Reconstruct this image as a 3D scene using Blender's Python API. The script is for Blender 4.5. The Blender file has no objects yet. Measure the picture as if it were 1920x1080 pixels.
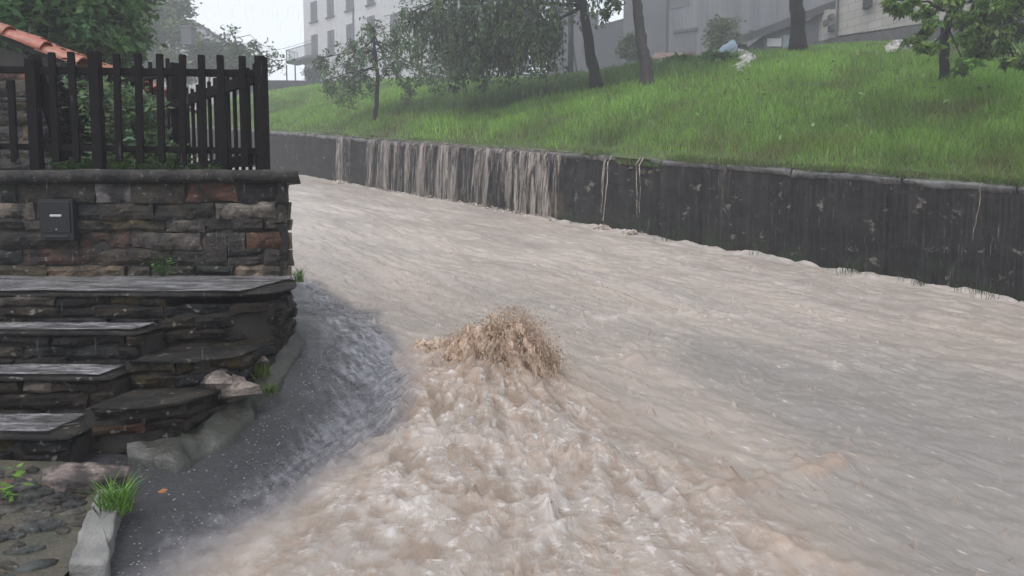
import bpy, math, random
import numpy as np
from mathutils import Vector
R = math.radians
random.seed(4); rng = np.random.default_rng(11)
sc = bpy.context.scene
COL = sc.collection

# ---------------------------------------------------------------- camera, world, sun
cam = bpy.data.cameras.new('camera'); camo = bpy.data.objects.new('camera', cam); COL.objects.link(camo)
cam.sensor_width = 36; cam.lens = 26.0; cam.clip_end = 3000; cam.clip_start = .05
PITCH = math.atan(120/1387)
camo.location = (0, 0, 1.5); camo.rotation_euler = (R(90)-PITCH, 0, 0)
sc.camera = camo
SUN_EL, SUN_AZ = R(62), R(215)
w = bpy.data.worlds.new('World'); sc.world = w; w.use_nodes = True
nt = w.node_tree; nt.nodes.clear()
sky = nt.nodes.new('ShaderNodeTexSky'); sky.sky_type = 'NISHITA'; sky.sun_disc = False
sky.sun_elevation = SUN_EL; sky.sun_rotation = SUN_AZ; sky.air_density = 1.0; sky.dust_density = 1.0
hs = nt.nodes.new('ShaderNodeHueSaturation'); hs.inputs['Saturation'].default_value = .22
bg = nt.nodes.new('ShaderNodeBackground'); bg.inputs['Strength'].default_value = .15
wo = nt.nodes.new('ShaderNodeOutputWorld')
nt.links.new(sky.outputs[0], hs.inputs['Color']); nt.links.new(hs.outputs[0], bg.inputs[0]); nt.links.new(bg.outputs[0], wo.inputs[0])
sl = bpy.data.lights.new('sun', 'SUN'); sl.energy = .8; sl.angle = R(25); sl.color = (1, .97, .93)
so = bpy.data.objects.new('sun', sl); COL.objects.link(so)
d = Vector((math.sin(SUN_AZ)*math.cos(SUN_EL), math.cos(SUN_AZ)*math.cos(SUN_EL), math.sin(SUN_EL)))
so.rotation_euler = d.to_track_quat('Z', 'Y').to_euler(); so.location = (0, 0, 40)
sc.view_settings.view_transform = 'Standard'; sc.view_settings.look = 'None'
sc.view_settings.exposure = 1.0; sc.view_settings.gamma = 1
sc.cycles.use_denoising = True
sc.cycles.max_bounces = 8; sc.cycles.volume_bounces = 1; sc.cycles.transparent_max_bounces = 12
HAZE = .0055

# ---------------------------------------------------------------- terrain functions
SP, CP = math.sin(PITCH), math.cos(PITCH)
U2 = np.array([-.633, .774]); N2 = np.array([.774, .633]); VW = 10.87
def ray(px, py, t):
    y = 1387*CP+(540-py)*SP; z = -1387*SP+(540-py)*CP
    return (px-960)/y*t, t, 1.5+z/y*t
def UV(x, y): return -.633*x+.774*y, .774*x+.633*y
def XY(ua, v): return ua*-.633+v*.774, ua*.774+v*.633
def zroad(x, y):
    ua, v = UV(x, y)
    return .08+.123*ua+.25*np.exp(-((x+1.3)**2+(y-4.6)**2)/1.28)
def zmead(x, y):
    ua, v = UV(x, y); v = v-VW
    A = np.interp(ua, [-10, 5, 8, 12, 16, 21, 30, 42], [5.06, 5.24, 5.77, 6.07, 5.83, 5.25, 5.05, 5.43])
    f = A*(1-np.exp(-np.maximum(v, 0)/11.1))
    return .08+.123*np.where(ua > 42, 42+(ua-42)*.2, ua)+1.5+f-.22*np.maximum(v-24.7, 0)*np.exp(-np.maximum(v-24.7, 0)/60)
def hit(px, py, f, t0=1, t1=160, vmin=None):
    t = np.arange(t0, t1, .02); x, y, z = ray(px, py, t); ok = z <= f(x, y)
    if vmin is not None: ok &= (UV(x, y)[1] >= vmin)
    if not ok.any():
        tt_ = 30.; X_0 = ray(px, py, tt_); return float(X_0[0]), tt_, float(X_0[2])
    i = int(np.argmax(ok)); return float(x[i]), float(t[i]), float(f(x[i], t[i]))
def hm(px, py): return hit(px, py, zmead, 9, 160, 11)
def hr(px, py): return hit(px, py, zroad, 1, 90)

# ---------------------------------------------------------------- noise
def _h(ix, iy, iz, s):
    n = (ix.astype(np.int64)*374761393+iy.astype(np.int64)*668265263+iz.astype(np.int64)*2147483647+s*974711) & 0x7fffffff
    n = ((n ^ (n >> 13))*1274126177) & 0x7fffffff
    n = (n ^ (n >> 16))
    return (n & 0xffff)/65535.
def vn(x, y, z=0., s=0):
    x, y, z = np.broadcast_arrays(np.asarray(x, float), np.asarray(y, float), np.asarray(z, float))
    ix, iy, iz = np.floor(x), np.floor(y), np.floor(z); fx, fy, fz = x-ix, y-iy, z-iz
    fx, fy, fz = [a*a*(3-2*a) for a in (fx, fy, fz)]
    r = 0
    for a in (0, 1):
        for b in (0, 1):
            for c in (0, 1):
                r = r+_h(ix+a, iy+b, iz+c, s)*(fx if a else 1-fx)*(fy if b else 1-fy)*(fz if c else 1-fz)
    return r*2-1
def fbm(x, y, z=0., o=4, s=0, g=.5):
    r, a = 0, 1.
    x, y, z = np.asarray(x, float), np.asarray(y, float), np.asarray(z, float)
    for i in range(o):
        r = r+a*vn(x, y, z, s+i*17); x, y, z, a = x*2.03+3.1, y*2.03+1.7, z*2.03+.9, a*g
    return r
def sstep(a, b, x):
    t = np.clip((x-a)/(b-a), 0, 1); return t*t*(3-2*t)

# ---------------------------------------------------------------- object helpers
def tag(o, label=None, cat=None, group=None, kind=None):
    for k, v in (('label', label), ('category', cat), ('group', group), ('kind', kind)):
        if v: o[k] = v
    return o
def empty(name, loc, label=None, cat=None, group=None, kind=None):
    o = bpy.data.objects.new(name, None); COL.objects.link(o); o.location = loc
    return tag(o, label, cat, group, kind)
def mesh_np(name, V, F, mat=None, parent=None, attrs=None, smooth=False, fmat=None):
    """V (n,3); F: list of tuples or int array (m,k). Vertices are in world space."""
    me = bpy.data.meshes.new(name)
    V = np.asarray(V, dtype=np.float64)
    if parent is not None:
        V = V-np.array(parent_loc(parent))
    if isinstance(F, np.ndarray):
        F = F.astype(np.int32); m, k = F.shape
        me.vertices.add(len(V)); me.vertices.foreach_set('co', V.astype(np.float32).ravel())
        me.loops.add(m*k); me.loops.foreach_set('vertex_index', F.ravel())
        me.polygons.add(m); me.polygons.foreach_set('loop_start', np.arange(0, m*k, k, dtype=np.int32))
        me.polygons.foreach_set('loop_total', np.full(m, k, dtype=np.int32))
        me.update(calc_edges=True)
    else:
        me.from_pydata(V.tolist(), [], F)
    if attrs:
        for an, av in attrs.items():
            av = np.asarray(av, dtype=np.float32)
            if av.ndim == 1:
                a = me.attributes.new(an, 'FLOAT', 'POINT'); a.data.foreach_set('value', av)
            else:
                a = me.attributes.new(an, 'FLOAT_VECTOR', 'POINT'); a.data.foreach_set('vector', av.ravel())
    if smooth: me.polygons.foreach_set('use_smooth', [True]*len(me.polygons))
    me.validate()
    o = bpy.data.objects.new(name, me); COL.objects.link(o)
    if mat: me.materials.append(mat)
    if parent is not None: o.parent = parent
    return o
def parent_loc(p):
    l = Vector(p.location)
    if p.parent: l = l+Vector(parent_loc(p.parent))
    return tuple(l)

class MB:
    def __init__(s): s.v = []; s.f = []; s.c = []
    def add(s, V, F, c=None):
        b = len(s.v); s.v.extend([tuple(p) for p in V]); s.f.extend([tuple(b+i for i in f) for f in F])
        s.c.extend([c or (1., 1., 1.)]*len(V))
    def box(s, x0, x1, y0, y1, z0, z1, c=None, rot=0, org=None, bev=0):
        P = [(x, y, z) for z in (z0, z1) for y in (y0, y1) for x in (x0, x1)]
        if org is not None:
            ca, sa = math.cos(rot), math.sin(rot)
            P = [(org[0]+x*ca-y*sa, org[1]+x*sa+y*ca, org[2]+z) for x, y, z in P]
        s.add(P, [(0, 2, 3, 1), (4, 5, 7, 6), (0, 1, 5, 4), (2, 6, 7, 3), (0, 4, 6, 2), (1, 3, 7, 5)], c)
    def beam(s, a, b, wd, ht, c=None):
        a, b = Vector(a), Vector(b); dd = (b-a).normalized()
        sd = dd.cross(Vector((0, 0, 1)));
        if sd.length < .05: sd = Vector((1, 0, 0))
        sd.normalize(); up = sd.cross(dd)
        P = [p+sd*(i*wd/2)+up*(j*ht/2) for p in (a, b) for j in (-1, 1) for i in (-1, 1)]
        s.add(P, [(0, 1, 3, 2), (4, 6, 7, 5), (0, 4, 5, 1), (2, 3, 7, 6), (0, 2, 6, 4), (1, 5, 7, 3)], c)
    def tube(s, pts, rad, n=8, c=None, cap=True):
        pts = [Vector(p) for p in pts]; V = []; F = []
        for i, p in enumerate(pts):
            t = (pts[min(i+1, len(pts)-1)]-pts[max(i-1, 0)]).normalized()
            a = t.cross(Vector((.31, .95, .02))); a = a.normalized() if a.length > 1e-3 else Vector((1, 0, 0)); b = t.cross(a)
            r = rad[i] if hasattr(rad, '__len__') else rad
            for k in range(n):
                th = 2*math.pi*k/n; V.append(p+a*(math.cos(th)*r)+b*(math.sin(th)*r))
        for i in range(len(pts)-1):
            for k in range(n):
                F.append((i*n+k, i*n+(k+1) % n, (i+1)*n+(k+1) % n, (i+1)*n+k))
        if cap: F.append(tuple(range(n-1, -1, -1))); F.append(tuple((len(pts)-1)*n+k for k in range(n)))
        s.add(V, F, c)
    def prism(s, poly, z0, z1, c=None):
        n = len(poly)
        s.add([(p[0], p[1], z0) for p in poly]+[(p[0], p[1], z1) for p in poly],
              [tuple(range(n-1, -1, -1)), tuple(range(n, 2*n))]+[(i, (i+1) % n, n+(i+1) % n, n+i) for i in range(n)], c)
    def build(s, name, mat, parent=None, smooth=False, **kw):
        o = mesh_np(name, s.v, s.f, mat, parent, {'tint': np.array(s.c, dtype=np.float32)}, smooth)
        return tag(o, **kw) if kw else o

# ---------------------------------------------------------------- materials
def newmat(name):
    m = bpy.data.materials.new(name); m.use_nodes = True
    t = m.node_tree; t.nodes.clear()
    out = t.nodes.new('ShaderNodeOutputMaterial'); b = t.nodes.new('ShaderNodeBsdfPrincipled')
    t.links.new(b.outputs[0], out.inputs[0]); return m, t, b, out
class NT:
    def __init__(s, t): s.t = t
    def n(s, typ, **kw):
        x = s.t.nodes.new(typ)
        for k, v in kw.items():
            if k in x.inputs.keys():
                if hasattr(v, 'is_output') or isinstance(v, bpy.types.NodeSocket): s.t.links.new(v, x.inputs[k])
                else: x.inputs[k].default_value = v
            else: setattr(x, k, v)
        return x
    def noise(s, vec, scale, detail=4, rough=.55, dist=0):
        x = s.n('ShaderNodeTexNoise', Scale=scale, Detail=detail, Roughness=rough, Distortion=dist)
        if vec is not None: s.t.links.new(vec, x.inputs['Vector'])
        return x.outputs['Fac']
    def attr(s, name): return s.n('ShaderNodeAttribute', attribute_name=name)
    def mapv(s, vec, scale=(1, 1, 1), loc=(0, 0, 0)):
        x = s.n('ShaderNodeMapping'); x.inputs['Scale'].default_value = scale; x.inputs['Location'].default_value = loc
        s.t.links.new(vec, x.inputs['Vector']); return x.outputs[0]
    def obj(s): return s.n('ShaderNodeTexCoord').outputs['Object']
    def pos(s): return s.n('ShaderNodeNewGeometry').outputs['Position']
    def rng(s, v, a, b, c=0., d=1.):
        x = s.n('ShaderNodeMapRange'); x.clamp = True
        s.t.links.new(v, x.inputs['Value'])
        for i, q in zip((1, 2, 3, 4), (a, b, c, d)): x.inputs[i].default_value = q
        return x.outputs[0]
    def mix(s, f, a, b, mode='MIX'):
        x = s.n('ShaderNodeMix', data_type='RGBA', blend_type=mode)
        for i, q in ((0, f), (6, a), (7, b)):
            if isinstance(q, bpy.types.NodeSocket): s.t.links.new(q, x.inputs[i])
            else: x.inputs[i].default_value = (tuple(q)+(1,))[:4] if i else q
        return x.outputs[2]
    def math(s, op, a, b=0., c=0.):
        x = s.n('ShaderNodeMath', operation=op)
        for i, q in enumerate((a, b, c)):
            if isinstance(q, bpy.types.NodeSocket): s.t.links.new(q, x.inputs[i])
            else: x.inputs[i].default_value = q
        return x.outputs[0]
    def bump(s, h, strength=.5, dist=.01):
        x = s.n('ShaderNodeBump', Strength=strength, Distance=dist); s.t.links.new(h, x.inputs['Height']); return x.outputs[0]
def L(t, a, b): t.links.new(a, b)

def simple(name, col, rough=.7, var=.35, scale=6, bump=.3, spec=.5, col2=None, sc2=None, metal=0., coat=0.):
    m, t, b, o = newmat(name); N = NT(t); p = N.pos()
    f = N.noise(p, scale, 6)
    c2 = col2 or tuple(x*(1-var) for x in col)
    c = N.mix(N.rng(f, .35, .65), c2, col)
    f2 = N.noise(p, scale*7, 4)
    c = N.mix(N.rng(f2, .3, .7, 0, .35), c, tuple(x*.6 for x in col))
    at = N.attr('tint'); 
    L(t, c, b.inputs['Base Color']); b.inputs['Roughness'].default_value = rough
    b.inputs['Specular IOR Level'].default_value = spec; b.inputs['Metallic'].default_value = metal
    if bump: L(t, N.bump(f2, bump, .01), b.inputs['Normal'])
    return m
def stonemat(name, wet=.35, moss=.3, dark=1.):
    m, t, b, o = newmat(name); N = NT(t); p = N.pos()
    at = N.attr('tint').outputs['Color']
    f = N.noise(N.mapv(p, (1, 1, 2.5)), 9, 8, .65)
    c = N.mix(N.rng(f, .34, .66), (.40, .40, .42), (1.5, 1.42, 1.35))
    c = N.mix(1., at, c, 'MULTIPLY')
    f3 = N.noise(p, 3.2, 5, .6)
    c = N.mix(N.rng(f3, .56, .7, 0, moss), c, (.035*dark, .045*dark, .018*dark))
    f4 = N.noise(p, 26, 3, .5)
    c = N.mix(N.rng(f4, .63, .69, 0, .8), c, (.22, .21, .185))          # lichen specks
    f5 = N.noise(N.mapv(p, (1, 1, .6)), 5, 5, .7)
    c = N.mix(N.rng(f5, .45, .6, 0, .85), c, (.010, .010, .011))       # black algae stains
    L(t, c, b.inputs['Base Color'])
    L(t, N.rng(f3, .3, .7, wet, wet+.3), b.inputs['Roughness'])
    L(t, N.bump(N.math('ADD', N.noise(p, 38, 6, .7), N.noise(p, 11, 6, .7)), .8, .02), b.inputs['Normal']); b.inputs['Specular IOR Level'].default_value = .3
    return m
def leafmat(name, col, var=.5, rough=.4, trans=.25):
    m, t, b, o = newmat(name); N = NT(t)
    at = N.attr('tint').outputs['Color']
    c = N.mix(1., at, tuple(col), 'MULTIPLY')
    L(t, c, b.inputs['Base Color']); b.inputs['Roughness'].default_value = rough
    b.inputs['Specular IOR Level'].default_value = .3
    tr = N.n('ShaderNodeBsdfTranslucent'); L(t, c, tr.inputs[0])
    mx = N.n('ShaderNodeMixShader'); mx.inputs[0].default_value = trans
    L(t, b.outputs[0], mx.inputs[1]); L(t, tr.outputs[0], mx.inputs[2]); L(t, mx.outputs[0], o.inputs[0])
    return m
M = {}
M['stone'] = stonemat('wet field stone', .3, .45)
M['step'] = stonemat('wet step stone', .42, .4)
for n_ in M['step'].node_tree.nodes:
    if n_.type == 'BSDF_PRINCIPLED': n_.inputs['Specular IOR Level'].default_value = .15
M['cap'] = stonemat('weathered coping', .4, .5)
M['mortar'] = simple('dark mortar', (.03, .027, .024), .8)
M['wood'] = simple('dark stained wood', (.010, .008, .009), .7, .4, 14, .4, spec=.1)
M['bark'] = simple('wet bark', (.035, .03, .028), .7, .5, 18, 1.)
M['bark2'] = simple('dark wet bark', (.014, .012, .013), .8, .5, 18, 1., spec=.15)
M['metal'] = simple('grey painted metal', (.020, .020, .023), .45, .2, 5, .05, spec=.3)
M['metal_l'] = simple('light metal', (.6, .6, .62), .4, .1, 5, .0)
M['dark'] = simple('black gap', (.008, .008, .008), .6, .1, 5, .0)
M['plaster'] = simple('pale plaster', (.52, .51, .52), .85, .12, .5, .1)
M['shutter'] = simple('grey shutters', (.10, .10, .12), .7, .2, 1, .1)
M['concrete'] = simple('grey kerb concrete', (.24, .235, .225), .6, .45, 9, .6)
M['concrete_d'] = simple('mossy wet concrete', (.045, .047, .038), .45, .5, 6, .6)
M['grey'] = simple('grey boarding', (.11, .11, .125), .8, .25, .8, .2)
M['dgrey'] = simple('dark grey cladding', (.06, .06, .07), .8, .25, .8, .2)
M['roofd'] = simple('dull roof', (.10, .075, .07), .8, .3, 2, .3)
M['white_r'] = simple('white rubble', (.5, .48, .46), .8, .4, 6, .5)
M['blue'] = simple('blue tarpaulin', (.17, .24, .32), .4, .3, 3, .3)
M['leaf'] = leafmat('green leaves', (1, 1, 1), trans=.35)
M['grass'] = leafmat('grass blades', (1, 1, 1), rough=.5, trans=.35)
M['petal'] = leafmat('pale petals', (1, 1, 1))

# ---------------------------------------------------------------- road surface (one sheet of asphalt, wet)
m, t, b, o = newmat('wet asphalt'); N = NT(t); p = N.pos()
c = N.mix(N.rng(N.noise(p, 1.3, 6), .35, .65), (.022, .022, .026), (.045, .045, .050))
vo = N.n('ShaderNodeTexVoronoi', Scale=60.); L(t, p, vo.inputs['Vector'])
sp = N.rng(vo.outputs['Distance'], .12, .26, 1, 0)
sel = N.rng(N.n('ShaderNodeSeparateColor', Color=vo.outputs['Color']).outputs[0], .70, .76)
c = N.mix(N.math('MULTIPLY', sp, sel), c, (.38, .38, .40))
L(t, c, b.inputs['Base Color']); L(t, N.rng(N.noise(p, 4, 5), .35, .65, .12, .4), b.inputs['Roughness'])
L(t, N.bump(N.noise(p, 60, 5, .7), .8, .012), b.inputs['Normal']); M['asphalt'] = m
def grid(us, vs, fxy, fz):
    A, B = np.meshgrid(us, vs, indexing='ij'); x, y = fxy(A, B); z = fz(x, y)
    V = np.stack([x, y, z], -1).reshape(-1, 3); nu, nv = len(us), len(vs)
    I = np.arange(nu*nv).reshape(nu, nv)
    F = np.stack([I[:-1, :-1], I[1:, :-1], I[1:, 1:], I[:-1, 1:]], -1).reshape(-1, 4)[:, ::-1]
    return V, F
def growsteps(a, b, fine0, fine1, s0, k):
    L_ = [fine0]; x = fine0; s = s0
    while x < b:
        x += s
        if x > fine1: s *= k
        L_.append(x)
    R_ = []; x = fine0; s = s0
    while x > a:
        s *= k*1.05; x -= s; R_.append(x)
    return np.array(R_[::-1]+L_)
us = growsteps(-16, 75, 0, 8, .12, 1.03); vs = np.linspace(-9, VW+.3, 120)
V, F = grid(us, vs, XY, zroad); V[:, 2] -= .02
tag(mesh_np('road', V, F, M['asphalt'], smooth=True), 'dark wet asphalt road under the muddy flood', 'road', kind='structure')
M['earth'] = simple('far earth', (.06, .075, .035), .9, .4, .5, .1)
g = MB(); g.add([(-900, -900, -5.9), (900, -900, -5.9), (900, 900, -5.9), (-900, 900, -5.9)], [(0, 1, 2, 3)])
g.build('ground', M['earth'], kind='structure', label='low ground far below the sloping street', cat='ground')

# ---------------------------------------------------------------- flood water
us = growsteps(-14, 75, .6, 5.5, .016, 1.012)
vs = np.concatenate([np.linspace(-3, .2, 60)[:-1], np.linspace(.2, 6.5, 330)[:-1], np.linspace(6.5, VW+.02, 120)])
A, B = np.meshgrid(us, vs, indexing='ij'); X, Y = XY(A, B)
def pline(pts, f=hr): return np.array([f(*q)[:2] for q in pts])
Lb = pline([(540, 335), (560, 400), (580, 470), (640, 550), (705, 640), (745, 715), (705, 800), (560, 930), (430, 1010), (300, 1085)])
Lf = pline([(535, 335), (546, 400), (552, 470), (556, 520), (585, 600), (620, 680), (610, 780), (500, 900), (400, 1000), (275, 1085)])
def xb(P, y): 
    o_ = np.argsort(P[:, 1]); return np.interp(y, P[o_, 1], P[o_, 0])
wob = .10*fbm(X*2.5, Y*1.6, 0, 4, 5)
kf = sstep(5.6, 9.5, Y); d_mud = (X-xb(Lb, Y))*(1-kf)+(B-2.35)*kf+wob; d_film = (X-xb(Lf, Y))*(1-kf)+(B-1.9)*kf+wob*.9
near = sstep(14, 7, Y)
mud = sstep(-.12, .22, d_mud); film = sstep(-.25, .55, d_film)
GX, GY = -.11, 4.45
rx, ry = X-GX, Y-GY; rr = np.hypot(rx, ry)+1e-4
dist = -ry*.98-rx*.02; lat = rx*.98-ry*.05
hw = .50+.36*np.maximum(dist, 0)
fan = sstep(1.35, .55, np.abs(lat-.20*dist)/hw)*sstep(-.15, .2, dist)
fan = fan*(1-.35*sstep(1.5, 3., rr))
ang = np.arctan2(rx, -ry)
# flow coordinates: upstream flow runs down the street, then bends round towards the viewer's right
fd = R(0)
s_up = A+.15*B+.35*fbm(A*.25, B*.3, 0, 2, 9); c_up = B-.10*A+.25*fbm(A*.25, B*.35, 0, 2, 8)
s_fan = rr; c_fan = ang*(.9+rr*.35)
S = s_up*(1-fan)+(s_fan)*fan; 
flow_up = np.stack([s_up, c_up, np.zeros_like(S)], -1).reshape(-1, 3)
flow_fan = np.stack([s_fan, c_fan, np.zeros_like(S)], -1).reshape(-1, 3)
def ridge(pts, wd, amp, seed=0):
    P = pline(pts); best = np.full(X.shape, 9.); par = np.zeros(X.shape); sgn = np.zeros(X.shape); tot = len(P)-1
    for i in range(tot):
        a, b_ = P[i], P[i+1]; e = b_-a; l = np.hypot(*e)
        u = ((X-a[0])*e[0]+(Y-a[1])*e[1])/l**2; uc = np.clip(u, 0, 1)
        dd = np.hypot(X-(a[0]+uc*e[0]), Y-(a[1]+uc*e[1])); k = dd < best
        best = np.where(k, dd, best); par = np.where(k, (i+uc)/tot, par)
        sgn = np.where(k, np.sign(e[0]*(Y-a[1])-e[1]*(X-a[0])), sgn)
    w_ = wd*np.where(sgn > 0, 1.6, .6)
    env = np.sin(np.pi*np.clip(par, .03, .97))**.5
    j = fbm(X*13, Y*16, 0, 4, seed+31, .6)*.8
    r_ = np.exp(-(best/w_*(1+j))**2)*env*np.clip(.75+.5*fbm(X*7, Y*7, 0, 3, seed+5), 0, 1.2)
    return amp*r_, r_
H = np.zeros_like(X); crest = np.zeros_like(X); foamr = np.zeros_like(X)
for pts, wd, amp, cr, fo in [
    ([(1180, 965), (1340, 948), (1420, 930), (1500, 903), (1600, 885), (1680, 880)], .045, .036, .75, .1),
    ([(1010, 625), (1120, 612), (1280, 596), (1420, 602), (1560, 640)], .09, .035, .35, .5),
    ([(1080, 735), (1140, 708), (1220, 672), (1290, 650)], .07, .03, .4, .3),
    ([(940, 1075), (1010, 1030), (1090, 985), (1120, 960)], .045, .035, .2, 1.),
    ([(1380, 1010), (1440, 1040), (1500, 1060), (1580, 1085)], .05, .04, 1., .3),
    ([(640, 478), (700, 505), (770, 560), (800, 600)], .08, .03, .4, .3),
    ([(700, 960), (780, 985), (860, 1000)], .05, .03, .1, .8),
    ([(900, 870), (1010, 880), (1120, 872), (1230, 905)], .05, .035, .8, .4),
    ([(760, 860), (850, 850), (960, 858)], .05, .03, .6, .6),
    ([(1500, 690), (1640, 700), (1800, 760)], .10, .02, .1, .4)]:
    h_, r_ = ridge(pts, wd, amp, int(wd*1000)); H += h_; crest += r_*cr; foamr += r_*fo
calm = 1-.55*sstep(.5, 2.5, X-.9)*sstep(5.5, 4.5, Y)
H += (1-fan)*calm*(.012*fbm(s_up*1.1, c_up*3.2, 0, 5, 3)+.007*fbm(s_up*3.5, c_up*11, 0, 4, 4))*(1+.9*sstep(4, 9, Y))
chm = .55+.75*np.clip(.5+.6*fbm(X*1.9, Y*1.9, 0, 3, 79), 0, 1); chop = .5*fbm(X*10+.6*fbm(X*3, Y*3, 0, 2, 71), Y*14, 0, 5, 72, .66)+.75*fbm(s_fan*6+.4*fbm(X*4, Y*4, 0, 2, 78), c_fan*15, 0, 5, 76, .64); chop2 = 1-np.abs(fbm(X*8, Y*11, 0, 5, 73, .64))*1.6
H += (1-fan)*(.4+.6*calm)*mud*(.008*fbm(X*6+Y, Y*9, 0, 4, 95)+.012*fbm(X*1.7-Y*.8, Y*3.1, 0, 3, 96))
H += fan*(.022*fbm(s_fan*2.6, c_fan*5, 0, 4, 13, .55)+chm*(.018*chop+.013*np.clip(chop2, 0, 1)**2))*(1.2-.22*np.clip(rr, 0, 2.5))
H += .10*np.exp(-(rr/.55)**2)
edge = sstep(.5, .05, VW-B); H += edge*(.03+.05*np.abs(fbm(A*3, B*6, 0, 3, 77)))*sstep(60, 8, A)
Z = zroad(X, Y)+H+.018*mud+.02*(film-.55)+.002
Z += .005*film*(1-mud)*fbm(X*9, Y*7, 0, 4, 21)
calma = sstep(.25, 1.2, X-.1*Y+.5*fbm(X*.8, Y*.8, 0, 3, 91))*sstep(7.2, 5.2, Y+.5*X*.4+.7*fbm(X*.9, Y*.9, 2, 3, 92))*(1-fan)
churn_sheen = np.clip(sstep(6, 11, Y+.8*fbm(X*.7, Y*.5, 0, 4, 93)), 0, 1)*(.6+.4*fbm(A*.8, B*1.6, 0, 3, 94))
chopa = np.clip(.5+.5*chop, 0, 1)*fan; chopf = np.clip(chop2, 0, 1)**3*fan
foam = np.clip(foamr+fan*.0+edge*.6, 0, 1); crest = np.clip(crest, 0, 1)
V = np.stack([X, Y, Z], -1).reshape(-1, 3); nu, nv = X.shape
I = np.arange(nu*nv).reshape(nu, nv)
F = np.stack([I[:-1, :-1], I[1:, :-1], I[1:, 1:], I[:-1, 1:]], -1).reshape(-1, 4)[:, ::-1]
keep = (film.reshape(-1)[F].max(1) > .001) & ~((V[F[:, 0], 0] < -1.55) & (B.reshape(-1)[F[:, 0]] < 2.05))
F = F[keep]
m, t, b, out = newmat('muddy flood water'); N = NT(t)
fu = N.attr('flow_up').outputs['Vector']; ff = N.attr('flow_fan').outputs['Vector']
a_fan = N.attr('fan').outputs['Fac']; a_mud = N.attr('mud').outputs['Fac']; a_film = N.attr('film').outputs['Fac']
a_cr = N.attr('crest').outputs['Fac']; a_fo = N.attr('foam').outputs['Fac']; hgt = N.attr('hgt').outputs['Fac']
def both(su, sf, detail, loc=(0, 0, 0), rough=.55, dist=.0):
    n1 = N.noise(N.mapv(fu, su, loc), 1., detail, rough, dist); n2 = N.noise(N.mapv(ff, sf, loc), 1., detail, rough, dist)
    return N.math('ADD', N.math('MULTIPLY', n1, N.math('SUBTRACT', 1., a_fan)), N.math('MULTIPLY', n2, a_fan)), n1, n2
big, b1, b2 = both((.35, 1.1, 1), (1.6, 3., 1), 4, (3, 7, 0))
midn, m1, m2 = both((2.6, 7.5, 1), (3.6, 11., 1), 6, (1, 2, 0), .62, .9)
fin, f1, f2 = both((11, 34., 1), (11, 36., 1), 5, (5, 1, 0), .65, .6)
spk, k1, k2 = both((12, 34., 1), (6, 17., 1), 3, (9, 4, 0), .5)
c = N.mix(N.rng(big, .35, .65), (.295, .265, .240), (.385, .322, .275))
c = N.mix(N.rng(midn, .35, .7, 0, .6), c, (.245, .212, .186))
c = N.mix(N.math('MULTIPLY', N.attr('calm').outputs['Fac'], .7), c, (.205, .193, .183))
c = N.mix(N.math('MULTIPLY', N.attr('churn_sheen').outputs['Fac'], .55), c, (.60, .525, .465))  # paler upstream: churned water plus sky reflection put into the colour
brown = N.rng(N.math('ADD', m2, N.math('MULTIPLY', a_cr, .5)), .48, .72)
c = N.mix(N.math('MULTIPLY', N.rng(m2, .52, .68), N.math('MULTIPLY', a_fan, .7)), c, (.33, .24, .175))
c = N.mix(N.math('MULTIPLY', a_cr, N.rng(m1, .35, .55, .3, .85)), c, (.32, .20, .125))
c = N.mix(N.rng(fin, .5, .72, 0, .18), c, (.50, .465, .44))
c = N.mix(N.rng(spk, .62, .74, 0, .6), c, (.66, .63, .61))
fo2 = N.rng(N.noise(N.mapv(ff, (2.4, 5, 1), (8, 3, 0)), 1., 7, .65, .6), .54, .66)
c = N.mix(N.math('MULTIPLY', N.attr('neargush').outputs['Fac'], N.rng(m2, .35, .6, .2, .9)), c, (.36, .25, .18))
tn_ = N.noise(N.mapv(N.pos(), (13, 21, 13), (2, 0, 0)), 1., 7, .7, .8)
c = N.mix(N.math('MULTIPLY', N.rng(tn_, .52, .68), N.math('MULTIPLY', a_fan, .9)), c, (.25, .175, .125))
c = N.mix(N.math('MULTIPLY', fo2, N.math('MULTIPLY', a_fan, .35)), c, (.52, .49, .47))
tn2 = N.noise(N.mapv(N.pos(), (24, 40, 24), (7, 3, 0)), 1., 6, .7, 1.)
c = N.mix(N.math('MULTIPLY', N.rng(tn2, .50, .57), N.math('MULTIPLY', N.math('ADD', N.attr('ridge').outputs['Fac'], .02), a_fan)), c, (.60, .57, .55))
c = N.mix(N.math('MULTIPLY', N.rng(hgt, .45, .15), N.math('MULTIPLY', a_fan, .6)), c, (.20, .145, .105))
c = N.mix(N.math('MULTIPLY', a_fo, N.rng(midn, .38, .58, .0, .75)), c, (.66, .63, .61))
filmc = N.mix(N.rng(fin, .35, .72), (.18, .182, .205), (.48, .48, .52))  # bluish greys hold foam and the sky mirrored in wavelets, as colour
c = N.mix(a_mud, filmc, c)
L(t, c, b.inputs['Base Color']); b.inputs['Roughness'].default_value = .28; b.inputs['IOR'].default_value = 1.33
L(t, N.bump(N.math('ADD', N.math('MULTIPLY', midn, .6), N.math('MULTIPLY', fin, .28)), .65, .035), b.inputs['Normal'])
tr = N.n('ShaderNodeBsdfTransparent'); mx = N.n('ShaderNodeMixShader')
cov = N.math('ADD', N.math('MULTIPLY', a_film, .62), N.math('MULTIPLY', N.math('SUBTRACT', fin, .5), .9))
cov = N.math('ADD', cov, N.math('MULTIPLY', N.math('SUBTRACT', midn, .5), 1.2))
cov = N.n('ShaderNodeClamp', Value=N.math('MULTIPLY', cov, N.rng(a_film, .0, .35)))
cov2 = N.math('MAXIMUM', cov.outputs[0], a_mud)
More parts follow.
